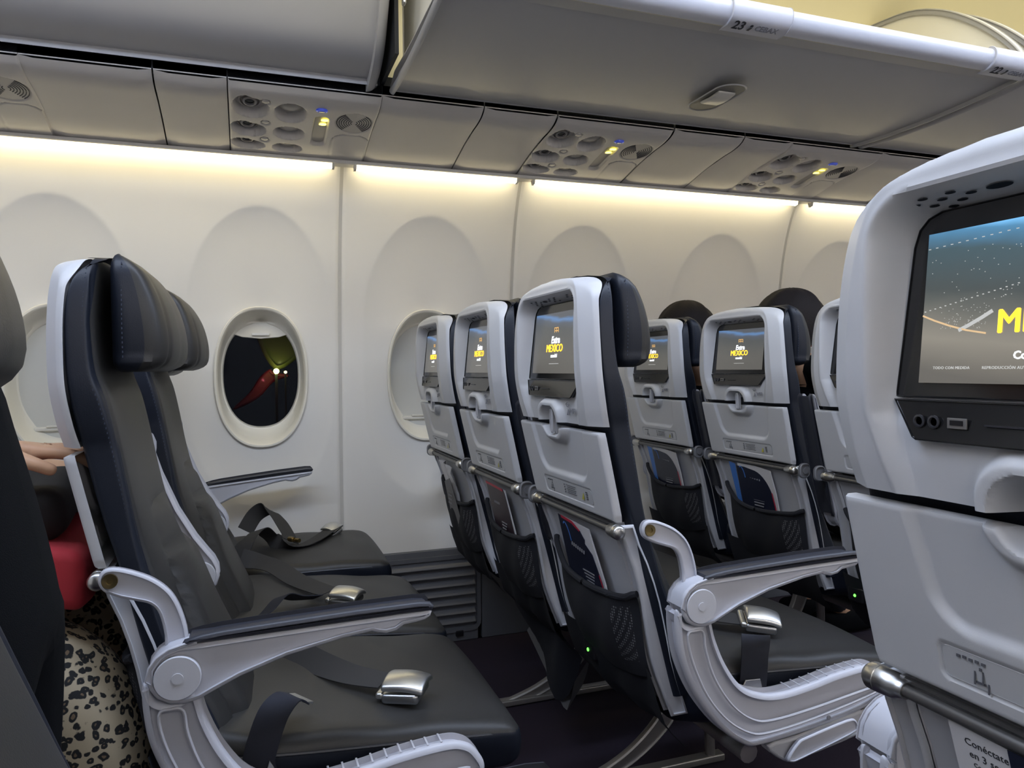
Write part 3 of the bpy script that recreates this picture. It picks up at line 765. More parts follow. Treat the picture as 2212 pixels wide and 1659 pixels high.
def rear_panel_mesh():
    mb = MB(); zs = [.40+.033*i for i in range(11)]
    ol = [(px(z), z) for z in zs]+[(px(z)+.012, z) for z in zs[::-1]]
    prism(mb, ol, -.155, .155, .002, steps=1)
    return mb
def spar_mesh(s):
    mb = MB(); zs = [.385+.0345*i for i in range(11)]
    ol = [(px(z)-.004, z) for z in zs]+[(px(z)+.030+.006*sin((z-.38)*12), z) for z in zs[::-1]]
    prism(mb, ol, min(s*.190, s*.156), max(s*.190, s*.156), .005)
    return mb
def rimz(y): return interps([(-.20, .606), (-.17, .594), (-.10, .586), (-.02, .580), (.06, .583), (.11, .596), (.145, .616), (.172, .640)], y)
def pocket_mesh():
    vs = []; ny, nz = 44, 16
    for i in range(ny+1):
        y = (-.197+.367*i/ny)*.88; zr = rimz(y/.88)
        for j in range(nz+1):
            t = j/nz; z = .455-.03*sin(pi*i/ny)+(zr-.455+.03*sin(pi*i/ny))*t
            e = min(i, ny-i)/ny; bul = .026*min(1, e*5)**.6*(.55+.45*sin(pi*(t*.75+.05)))
            vs.append((px(z)-.005-bul+.002*sin(y*55+z*30), y, z))
    m = nz+1; fs = [(i*m+j, (i+1)*m+j, (i+1)*m+j+1, i*m+j+1) for i in range(ny) for j in range(nz)]
    ms = [1 if -.178 < -.197+.367*(i+.5)/ny < -.125 and 2 < j < nz-2 else 0 for i in range(ny) for j in range(nz)]
    mb = MB(); mb.add(vs, fs, ms); return mb
def pocket_rim():
    mb = MB(); path = []
    for i in range(40):
        y = (-.203+.376*i/39); e = min(i, 39-i)/39; path.append((px(rimz(y))-.005-.026*min(1, e*5)**.6*(.55+.45*sin(pi*.8)), y*.88, rimz(y)))
    tube(mb, path, .0062, 8); return mb
def skirt_mesh():
    vs = []; n = 24
    for i in range(n+1):
        y = -.19+.38*i/n
        for z, x in ((.47, -.135), (.42, -.118), (.37, -.10), (.325, -.06)): vs.append((x+.004*sin(y*50+z*20), y, z-.006*sin(y*17)))
    fs = [(i*4+j, (i+1)*4+j, (i+1)*4+j+1, i*4+j+1) for i in range(n) for j in range(3)]
    mb = MB(); mb.add(vs, fs); return mb
def yz(x0, x1, pts, bev=.002, steps=2, f=None):
    """prism across x from a (y,z) outline; x follows f(z) when given"""
    mb = MB(); prism(mb, pts, x0, x1, bev, xf=lambda v: Vector((v.y+(f(v.z) if f else 0), v.x, v.z)), steps=steps); return mb
def screen_unit():
    ol = [(.122, 1.098), (.118, 1.112), (.110, 1.120), (.098, 1.124), (-.098, 1.124), (-.110, 1.120), (-.118, 1.112), (-.122, 1.098), (-.129, .982), (-.1285, .978), (.1285, .978), (.129, .982)]
    mb = yz(0, .010, ol, .0012, 2, lambda z: -.2315+(z-.985)*.095)
    lo = yz(0, .014, [(.128, .9765), (.104, .947), (.100, .945), (-.100, .945), (-.104, .947), (-.128, .9765)], .0012, 2, sx)
    mb.add(lo.v, lo.f); return mb
def sx(z): return -.2315+(z-.985)*.095 if z > .9775 else interp([(.945, -.2435), (.9775, -.2350)], z)
def front_quad(x_fun, y0, y1, z0, z1, off, ny=1, nz=6):
    mb = MB(); vs = []
    for k in range(nz+1):
        z = z0+(z1-z0)*k/nz
        for i in range(ny+1): vs.append((x_fun(z)-off, y0+(y1-y0)*i/ny, z))
    m = ny+1; mb.add(vs, [(k*m+i, k*m+i+1, (k+1)*m+i+1, (k+1)*m+i) for k in range(nz) for i in range(ny)]); return mb
ME = {}
def me(key, fn, mats):
    if key not in ME: ME[key] = fn().mesh(key, mats)
    return ME[key]
def M1(f): mb = MB(); f(mb); return mb
BACKD = (0, -1, 0)   # reading direction on the rear of a seat
def lettering(scr, near):
    k = .85 if not near else 1
    def T(s, size, y, z, m, **q): return text(s, size, (sx(z)-.0024, y, z), BACKD, (sx(z+.01)-sx(z-.01), 0, .02), m, scr, **q)
    if near:
        T('el Extra', .0150, .000, 1.0490, TXW, bold=.0003); [T('MEXICO', .0235, dy, 1.0330+dz, TXY, bold=0) for dy, dz in ((-.0006, 0), (.0006, 0), (0, .0005), (0, -.0005))]
        T('mundial', .0110, .000, 1.0185, TXW, bold=.0003); T('Corona, el Extra', .0078, .004, 1.0095, TXW, bold=.0002)
        T('TODO CON MEDIDA', .0030, .078, 1.0010, TXG, spacing=1.1); T('REPRODUCCIÓN AUTORIZADA POR', .0030, .026, 1.0010, TXG, spacing=1.1)
    else:
        T('Extra', .0190, -.003, 1.053, TXW, bold=.0005, shear=.12); [T('MEXICO', .0210, dy, 1.037, TXY, bold=0) for dy in (-.0006, .0006)]
        T('mundial', .0095, 0, 1.0230, TXW, bold=.0003); mb = MB(); box(mb, (sx(1.008)-.0022, -.002, 1.008), (.0004, .046, .0011)); obj('caption_line', mb, scr, TXG)
        mb = MB()
        for dy in (-.009, 0, .009): box(mb, (sx(1.072)-.0022, -.004+dy, 1.072), (.0004, .0020, .009))
        box(mb, (sx(1.072)-.0022, -.004, 1.0765), (.0004, .019, .002)); box(mb, (sx(1.072)-.0022, -.004, 1.0710), (.0004, .014, .002)); obj('emblem', mb, scr, TXO)['kind'] = 'stuff'
def stadium(scr):
    """rows of stadium lights and the pitch line shown on the near screen"""
    mb = MB()
    rnd = random.Random(3)
    def q(y, z, w, h): box(mb, (sx(z)-.0022, y, z), (.0003, w, h))
    for i in range(26): t = i/25; q(.104-.16*t, 1.094+.010*t, .0020, .0006)
    for i in range(24): t = i/23; q(.104-.10*t, 1.045+.020*t, .0013, .0007)
    for i in range(60): q(.102-.10*rnd.random(), 1.050+.04*rnd.random(), .0005, .0005)
    for i in range(70): q(.090-.04*rnd.random(), 1.030+.018*rnd.random(), .0004, .0004)
    obj('stadium_lights', mb, scr, TXG)['kind'] = 'stuff'
    mb = MB(); ribbon(mb, [(sx(z)-.0022, y, z) for y, z in ((.074, 1.029), (.066, 1.0325), (.056, 1.0375), (.048, 1.042))], (0, .3, .9), .0026, .0004); obj('roof_edge', mb, scr, TXG)
    mb = MB(); ribbon(mb, [(sx(z)-.0022, y, z) for y, z in ((.106, 1.042), (.095, 1.0375), (.082, 1.033), (.068, 1.029), (.052, 1.026))], (0, .3, .9), .0013, .0004); obj('light_arc', mb, scr, mat('lit_tan', (.4, .3, .2), .5, emit=(.55, .36, .17), es=.6))

def add_seat(X, Y, side, label, brk=True, lower=0, screen=None, recline=0, arm_mid='up', only=None, latch=True, near=False):
    """side: -1 aisle arm on the -y side, +1 on the +y side, 0 no aisle arm"""
    t = thing('passenger_seat', label, 'seat', (X, Y, lower), group='navy and grey airliner seats')
    if recline: t.rotation_euler = (0, recline, 0)
    def part(n, key, fn, mats, par=t): return obj(n, me(key, fn, mats), par)
    part('seat_cushion', 'cushion', cushion_mesh, (NAVY, GREYL_LIT))
    part('backrest', 'backrest', backrest_mesh, (NAVY, GREYL_LIT))
    def pipe(sg): return M1(lambda mb: tube(mb, smooth_path([(-.07, sg*.2165, .466), (.06, sg*.2175, .452), (.24, sg*.2175, .438), (.35, sg*.216, .428), (.392, sg*.207, .422)], 4), .0026, 6))
    for sg in (-1, 1): part('cushion_piping', 'piping%d' % sg, lambda: pipe(sg), PIPE)
    h = part('headrest', 'headrest', headrest_mesh, (NAVY, GREYL_LIT))
    def stitch():
        mb = MB()
        for s in (-1, 1):
            z = .60
            while z < 1.145: box(mb, (interps(BF, z)-.013, s*(bw(z)-.0008), z), (.0012, .0014, .0030)); z += .0065
        return mb
    part('stitching', 'stitching', stitch, THREAD)['kind'] = 'stuff'
    def stitch2():
        mb = MB()
        for s in (-1, 1):
            z = 1.015
            while z < 1.152: box(mb, (-.160, s*(.1648-.010*((z-1.07)/.09)**2), z), (.0012, .0016, .0030)); z += .0065
        return mb
    part('headrest_stitching', 'headrest_stitching', stitch2, THREAD, h)['kind'] = 'stuff'
    sh = part('back_shell', 'back_shell', shell_mesh, SHELL)
    tr = part('tray_table', 'tray_table', tray_mesh, SHELL)
    part('rear_panel', 'rear_panel', rear_panel_mesh, SPARM)
    for s in (-1, 1): part('side_spar', 'spar%d' % s, lambda: spar_mesh(s), SPARM)
    if only == 'front': pass
    # screen
    su = part('screen', 'screen_unit', screen_unit, BEZEL)
    obj('display', me('display', lambda: front_quad(sx, -.106, .106, .9895, 1.106, .0018), SCREENM) if not near else me('display_near', lambda: front_quad(sx, -.106, .106, .9895, 1.106, .0018), SCREENF), su)
    if near: lettering(su, True); stadium(su)
    else: lettering(su, False)
    for yy in (.099, .086): part('audio_jack', 'jack%d' % (yy*1000), lambda: M1(lambda mb: lathe(mb, [(.0052, 0), (.0052, -.0010), (.0036, -.0014), (.003, .0)], (sx(.960)-.0002, yy, .960), (1, 0, 0), 14)), mat('port_grey', (.035, .035, .04), .3), su)
    part('card_slot', 'cardslot', lambda: M1(lambda mb: box(mb, (sx(.960)-.0004, .025, .960), (.001, .040, .0012))), mat('port_grey', (.035, .035, .04), .3), su)
    def usb(mb): box(mb, (sx(.960)-.0008, .066, .960), (.0014, .016, .008), r=.0005)
    def usb2(mb): box(mb, (sx(.960)-.0016, .066, .9605), (.0008, .0105, .0036))
    ub = part('usb_socket', 'usb', lambda: M1(usb), mat('usb_rim', (.16, .15, .14), .3), su)
    part('usb_slot', 'usbslot', lambda: M1(usb2), BLACK, su)
    # dark vent dots under the hood of the recess
    def vents():
        mb = MB()
        hood = lambda z: interps(XR, z)+.0393*sstep(.0025, -.016, z-1.137)
        for y, k in [(.112, 1), (.100, 0), (.100, 2), (.088, 1), (.088, 3), (.076, 0), (.076, 2), (.064, 1), (.020, 1), (.008, 0), (.008, 2), (-.004, 1), (-.016, 0), (-.016, 2), (-.064, 1), (-.076, 0), (-.076, 2), (-.088, 1), (-.100, 2)]:
            z = 1.1325-.0021*k; b = Vector((hood(z+.001)-hood(z-.001), 0, .002)).normalized(); nn = Vector((-abs(b.z), 0, -abs(b.x)))
            c = Vector((hood(z), y, z))+nn*.0010; a = Vector((0, 1, 0)); n = 12
            mb.add([c+a*.0046*cos(2*pi*i/n)+b*.0019*sin(2*pi*i/n) for i in range(n)], [tuple(range(n))])
        n = 16; z = 1.1305; b = Vector((hood(z+.001)-hood(z-.001), 0, .002)).normalized(); nn = Vector((-abs(b.z), 0, -abs(b.x))); c = Vector((hood(z), .042, z))+nn*.0010
        mb.add([c+Vector((0, 1, 0))*.010*cos(2*pi*i/n)+b*.0038*sin(2*pi*i/n) for i in range(n)], [tuple(range(n))])
        return mb
    part('vent_holes', 'vents', vents, DARK, sh)['kind'] = 'stuff'
    # latch paddle and small print
    if latch:
        def paddle(mb): prism(mb, [(-.005, .922), (.005, .922), (.0072, .914), (.0068, .882), (.004, .875), (-.004, .875), (-.0068, .882), (-.0072, .914)], -.012, .0, .003, xf=lambda v: Vector((tray_x(min(v.z, .92))+v.y+.004, v.x, v.z)))
        part('tray_latch', 'latch_paddle', lambda: M1(paddle), mat('latch_grey', (.50, .50, .52), .35), tr)
    def strip_(mb): prism(mb, rrect(.217, .027, .006, 4, 0, .7655), 0, .0012, .0003, xf=lambda v: Vector((tray_x(v.z)+v.y+.0008, v.x, v.z)), steps=1)
    st = part('placard', 'placard', lambda: M1(strip_), mat('placard', (.50, .505, .515), .3), tr)
    def icons(mb):
        f = lambda y, z, w_, h_: box(mb, (tray_x(z)+.0004, y*.88, z), (.0006, w_*.88, h_))
        # belt pictogram and seated figure at the left end
        for i in range(5): f(.094-.0*i+.006*i-.012, .7735+.0004*(i % 2), .0036, .0022)
        f(.092, .761, .0016, .012); f(.087, .757, .010, .0016); f(.084, .7625, .0016, .010); f(.0855, .7685, .0024, .0024); f(.0800, .7545, .0016, .008)
        for i in range(5):
            f(-.020, .774-.0038*i, .042 if i % 2 else .050, .0009)
        for i in range(4): f(.014, .7735-.005*i, .004, .0028)
        for i in range(4): f(-.098, .772-.0042*i, .008, .0022)
    part('pictograms', 'icons', lambda: M1(icons), mat('dark_print', (.09, .09, .10), .6), st)['kind'] = 'stuff'
    def tri(mb): mb.add([(tray_x(.765)+.0003, -.076, .757), (tray_x(.765)+.0003, -.066, .757), (tray_x(.765)+.0003, -.071, .772)], [(0, 1, 2)])
    part('warning_mark', 'tri', lambda: M1(tri), mat('warn', (.42, .38, .05), .5), st)
    def wifi(mb):
        f = lambda y, z, w_, h_: box(mb, (interps(XR, z)+.0035, y, z), (.004, w_, h_))
        for r_ in (.0035, .0065, .0095):
            pth = [(xr(.925)+.0038, -.078+r_*sin(a), .927+r_*cos(a)) for a in [i*.25-.9 for i in range(8)]]
            tube(mb, pth, .0008, 4)
        prism(mb, [(-.078, .925), (-.074, .914), (-.078, .917), (-.082, .914)], 0, .002, 0, xf=lambda v: Vector((xr(.92)+.0035+v.y, v.x, v.z)))
    part('wifi_symbol', 'wifi', lambda: M1(wifi), GREYINK, sh)['kind'] = 'stuff'
    text('WIFI', .0120, (xr(.922)+.0030, -.100, .922), BACKD, (0, 0, 1), GREYINK, sh, bold=.0005)
    # hinge bar and knobs
    def bar(mb):
        tube(mb, [(-.193, -.160, .7185), (-.193, .160, .7185)], .0056, 10)
        tube(mb, [(-.188, -.175, .7265), (-.188, .175, .7265)], .0030, 6)
    part('hinge_bar', 'hinge_bar', lambda: M1(bar), mat('bar_metal', (.14, .135, .13), .38, metal=.6))
    def knob(s):
        mb = MB(); lathe(mb, [(.0075, -.003), (.0090, 0), (.0090, .003), (.0115, .006), (.0125, .024), (.0120, .0245), (.0125, .025), (.0125, .034), (.010, .038), (.004, .040)], (-.193, s*.156, .7185), (0, s, 0), 20); return mb
    for s in (-1, 1): part('hinge_knob', 'knob%d' % s, lambda: knob(s), SATIN)
    # literature pocket
    pk = part('seat_pocket', 'pocket', pocket_mesh, (CLOTH, MESHM)); part('pocket_rim', 'pocket_rim', pocket_rim, CLOTH, pk)
    part('back_skirt', 'skirt', skirt_mesh, CLOTH)
    # arm rests
    def arm_part(s, sgn, key, offset, mode):
        """s: y of arm centre, sgn: outward side"""
        W = .044
        A = Vector((-.089, 0, .607))
        def xf(v):
            if mode == 'up':
                a = radians(-101.5); d = Vector((v.x, 0, v.z))-A; v = Vector((A.x+d.x*cos(a)+d.z*sin(a), v.y, A.z-d.x*sin(a)+d.z*cos(a)))
                return Vector((v.x, v.y+s, v.z))
            return Vector((v.x, v.y+s, v.z))
        body = [(-.125, .607), (-.1235, .622), (-.117, .634), (-.105, .6425), (-.088, .648), (-.06, .648), (0, .650), (.10, .6525), (.2, .6545), (.238, .655), (.246, .652), (.244, .646), (.236, .641), (.222, .639), (.205, .6375), (.195, .631), (.180, .6285), (.168, .631), (.160, .634), (.121, .630), (.047, .616), (-.013, .597), (-.045, .583), (-.062, .575), (-.080, .571), (-.098, .573), (-.114, .582), (-.122, .594)]
        mb = MB(); prism(mb, body, -W/2, W/2, .006, xf=xf); a = obj('armrest', me('arm'+key, lambda: mb, WHITE), t)
        pad = [(-.084, .648), (-.080, .655), (-.06, .659), (-.036, .6615), (.036, .6645), (.138, .668), (.225, .669), (.243, .667), (.249, .660), (.246, .654), (.2, .6535), (.10, .6515), (0, .649)]
        mb2 = MB(); prism(mb2, pad, -W/2-.002, W/2+.002, .006, xf=xf); obj('arm_pad', me('pad'+key, lambda: mb2, PADM), a)
        mb3 = MB()
        for rr, hh in ((.0285, .0022), (.0070, .0032)):
            pr = [(rr, -.004), (rr, hh-.0012), (rr-.001, hh)] if rr > .01 else [(rr, -.002), (rr, hh)]
            lathe(mb3, pr, xf(Vector((-.089, sgn*W/2, .607))), (0, sgn, 0), 32)
        obj('pivot_cap', me('cap'+key, lambda: mb3, mat('cap_plastic', (.60, .605, .64), .35)), a)
        if key.startswith('aisle'):
            mb4 = MB(); prism(mb4, [(-.118, .600), (-.117, .620), (-.108, .633), (-.095, .6415), (-.078, .646), (-.065, .648), (-.065, .652), (-.080, .6515), (-.100, .6465), (-.114, .6375), (-.1235, .625), (-.1275, .607)], -W/2-.0015, W/2+.0015, .002, xf=xf); obj('arm_collar', me('collar'+key, lambda: mb4, WHITE), a)
        return a
    def bracket(s, key, m):
        ol = smooth_path([(-.182, .735, 0), (-.176, .747, 0), (-.162, .749, 0), (-.140, .742, 0), (-.117, .730, 0), (-.098, .712, 0), (-.086, .688, 0), (-.078, .655, 0), (-.080, .625, 0), (-.104, .625, 0), (-.106, .655, 0), (-.112, .683, 0), (-.122, .697, 0), (-.140, .704, 0), (-.160, .711, 0), (-.177, .721, 0)], 4, True)
        mb = MB(); prism(mb, [(p.x, p.y) for p in ol], s-.007, s+.007, .004); b = obj('arm_bracket', me('brk'+key, lambda: mb, m), t)
        sg = -1 if s < 0 else 1
        mb2 = MB(); lathe(mb2, [(.0095, -.002), (.0095, .0012), (.0045, .0008), (.004, -.001)], (-.168, s+sg*.007, .733), (0, sg, 0), 18); obj('bolt', me('bolt'+key, lambda: mb2, BRASS), b)
    def link(s):
        sg = 1 if s > 0 else -1
        def f(mb): prism(mb, rrect(.034, .040, .014, 5, -.186, .722), s-.005, s+.005, .003); lathe(mb, [(.0085, 0), (.0085, .0015), (.003, .0012)], (-.186, s+sg*.005, .722), (0, sg, 0), 14)
        obj('hinge_link', me('link%d' % sg, lambda: M1(f), mat('link_metal', (.20, .20, .21), .45)), t)
    if side:
        arm_part(side*.255, side, 'aisle%d' % side, 0, 'down')
        if brk: bracket(side*.243, 'aisle%d' % side, WHITE)
        link(-side*.216)
    else:
        link(-.216); link(.216)
    if arm_mid == 'up': arm_part(.2435, -1, 'midup', 0, 'up')
    if arm_mid == 'wall': arm_part(.238, -1, 'wall', 0, 'down')
    return t
P_ = .785
YC, YB, YA = 1.311, 1.798, 2.285
XD = .732; YD = .337
sC = add_seat(0, YC, -1, 'empty aisle seat nearest the camera at left, seen from its side')
sB = add_seat(0, YB, 0, 'middle seat just behind the near left aisle seat, headrest peeking past it', recline=.012)
sA = add_seat(0, YA, 0, 'window seat of the empty left row, beside the open window', arm_mid='wall', recline=-.07)
c1 = add_seat(P_, YC, -1, 'aisle seat in the middle of the photo with screen and latch facing back')
b1 = add_seat(P_, YB, 0, 'middle seat left of the central aisle seat, screen facing back')
a1 = add_seat(P_, YA, 0, 'window seat beside the shut window, leftmost of three small screens', arm_mid='wall')
c2 = add_seat(2*P_, YC, -1, 'seat half hidden behind the big white seatback at right')
b2 = add_seat(2*P_, YB, 0, 'seat with bright screen in front of the dark-haired passenger on the right')
a2 = add_seat(2*P_, YA, 0, 'seat partly hidden behind the headrest of the central aisle seat', arm_mid='wall')
d1 = add_seat(XD, YD, 1, 'large white seatback with big screen filling the right edge', arm_mid=None, lower=-.004, near=True, brk=False)
d0 = add_seat(.088, YD, 1, 'seat cut off at the left edge, only headrest and navy side showing', arm_mid=None)
cB = add_seat(-P_, YC, -1, 'seat of the passenger in leopard trousers behind the left row', arm_mid=None)
# ---- seat frames: end bays, beams, legs
def seat_frame(X, Y0, n, side, label, led=.43):
    """Y0: outer aisle plane, n seats"""
    t = thing('bench_base', label, 'seat base', (X, Y0-side*.25*0, 0), group='metal bases under the rows')
    W = 1.49 if n == 3 else 1.49; s = -side  # direction into the row
    eb = smooth_path([(-.131, .600, 0), (-.131, .564, 0), (-.122, .515, 0), (-.095, .455, 0), (-.050, .396, 0), (.0, .357, 0), (.037, .350, 0), (.14, .358, 0), (.25, .374, 0), (.315, .398, 0), (.325, .412, 0), (.312, .436, 0), (.296, .449, 0), (.268, .455, 0), (.20, .450, 0), (.14, .440, 0), (.08, .434, 0), (.035, .440, 0), (-.005, .460, 0), (-.035, .500, 0), (-.055, .545, 0), (-.066, .585, 0), (-.078, .588, 0), (-.085, .578, 0), (-.100, .574, 0), (-.115, .580, 0), (-.122, .598, 0)], 5, True)
    def P(fn, key, m, name, par=t): return obj(name, me(key, fn, m), par)
    P(lambda: M1(lambda mb: prism(mb, [(p.x, p.y) for p in eb], min(0, s*.040), max(0, s*.040), .009, steps=4)), 'endbay%d' % side, WHITE, 'end_bay')
    gr = smooth_path([(-.112, .560, 0), (-.103, .515, 0), (-.075, .455, 0), (-.035, .407, 0), (.01, .378, 0), (.05, .372, 0), (.14, .380, 0), (.26, .400, 0), (.30, .412, 0), (.27, .414, 0), (.14, .398, 0), (.055, .392, 0), (.015, .400, 0), (-.025, .430, 0), (-.060, .480, 0), (-.078, .53, 0), (-.083, .562, 0), (-.098, .566, 0)], 4, True)
    gl = [(p.x, p.y) for p in gr]
    def groove(mb):
        path = [Vector((x, -s*.0005, z)) for x, z in gl]+[Vector((gl[0][0], -s*.0005, gl[0][1]))]
        tube(mb, path, .0022, 6)
    P(lambda: M1(groove), 'groove%d' % side, mat('groove', (.50, .50, .53), .4), 'moulded_line')
    def ribs(mb):
        for k in range(9): box(mb, (.10+.02*k, s*.020, interp([(.08, .436), (.14, .4418), (.20, .4520), (.27, .4565)], .10+.02*k)), (.0030, .026, .0012), r=.0005)
    P(lambda: M1(ribs), 'ribs%d' % side, WHITE, 'grip_ribs')['kind'] = 'stuff'
    tl = smooth_path([(.050, .345, 0), (.085, .312, 0), (.12, .309, 0), (.255, .330, 0), (.270, .345, 0), (.268, .372, 0), (.20, .366, 0), (.12, .352, 0)], 3, True)
    P(lambda: M1(lambda mb: prism(mb, [(p.x, p.y) for p in tl], min(s*.004, s*.030), max(s*.004, s*.030), .005)), 'tail%d' % side, SPARM, 'lower_cover')
    tl2 = smooth_path([(.086, .320, 0), (.096, .312, 0), (.12, .315, 0), (.225, .338, 0), (.240, .348, 0), (.236, .362, 0), (.215, .366, 0), (.13, .352, 0), (.108, .345, 0)], 3, True)
    P(lambda: M1(lambda mb: prism(mb, [(p.x, p.y) for p in tl2], min(-s*.004, s*.006), max(-s*.004, s*.006), .003)), 'tailf%d' % side, WHITE, 'cover_flap')
    P(lambda: M1(lambda mb: lathe(mb, [(.004, 0), (.004, .002)], (.175, -s*.001, .377), (0, -s, 0), 10)), 'screw%d' % side, GREYINK, 'screw')
    for x, z in ((.03, .325), (.27, .335)):
        P(lambda: M1(lambda mb: tube(mb, [(x, s*.03, z), (x, s*W, z)], .018, 12)), 'beam%d_%d' % (int(x*100), side), ALU, 'beam')
    lg = smooth_path([(.215, .325, 0), (.200, .24, 0), (.165, .155, 0), (.10, .090, 0), (.02, .045, 0), (-.08, .014, 0)], 6)
    n_ = len(lg)
    def legm(yy, mb):
        up_ = []; dn = []
        for i, p in enumerate(lg):
            tg = (lg[min(i+1, n_-1)]-lg[max(i-1, 0)]).normalized(); nn = Vector((-tg.y, tg.x, 0)); wd = .012+.026*(1-i/n_)
            up_.append(p); dn.append(p+nn*wd*1.4)
        out = [(p.x, max(.004, p.y)) for p in up_]+[(p.x, max(.004, p.y)) for p in dn[::-1]]
        prism(mb, out, yy-.006, yy+.006, .002)
        tube(mb, [Vector((p.x, yy, max(.012, p.y))) for p in up_], .010, 8, flat=((0, 1, 0), .55)); tube(mb, [Vector((p.x, yy, max(.012, p.y))) for p in dn], .009, 8, flat=((0, 1, 0), .55))
    for yy in (s*.545, s*1.02):
        P(lambda: M1(lambda mb: legm(yy, mb)), 'leg%d' % int(yy*1000), ALU, 'leg')
        P(lambda: M1(lambda mb: (tube(mb, [(.285, yy, .33), (.300, yy, .18), (.305, yy, .015)], [.016, .014, .013], 10), box(mb, (.12, yy, .012), (.44, .03, .018), r=.004))), 'fleg%d' % int(yy*1000), ALU, 'front_leg')
    yy = s*led; kk = '%d_%d' % (side, int(led*1000))
    P(lambda: M1(lambda mb: box(mb, (-.112, yy, .418), (.030, .050, .040), r=.006)), 'outlet'+kk, BLACK, 'power_outlet')
    P(lambda: M1(lambda mb: lathe(mb, [(.0042, 0), (.0034, .0018), (.0006, .0024)], (-.1265, yy, .416), (-1, 0, 0), 12)), 'led'+kk, GREEN, 'outlet_light')
    return t
AY = YC-.272
seat_frame(0, AY, 3, -1, 'frame of the empty left row with white curved end bay at bottom')
seat_frame(P_, AY, 3, -1, 'frame of the middle row with white curved end bay over the aisle', .347)
seat_frame(2*P_, AY, 3, -1, 'frame of the row in front, its curved leg at the right')
seat_frame(XD, YD+.272, 3, 1, 'frame under the large white seat at bottom right')
for ch in d0.children:
    # this seat is reclined: everything above the hip joint turns back about it
    if ch.name.startswith(('armrest', 'arm_bracket')): ch.location = (-.085, 0, -.020)
    elif not ch.name.startswith(('seat_cushion', 'cushion_piping')):
        th = -.1875; pv = Vector((-.10, 0, .50)); ch.rotation_euler = (0, th, 0); ch.location = pv-Matrix.Rotation(th, 3, 'Y') @ pv
seat_frame(-.017, YD+.272, 3, 1, 'frame under the cut-off seat at the left edge')
seat_frame(-P_, AY, 3, -1, 'frame of the row behind the empty left row')

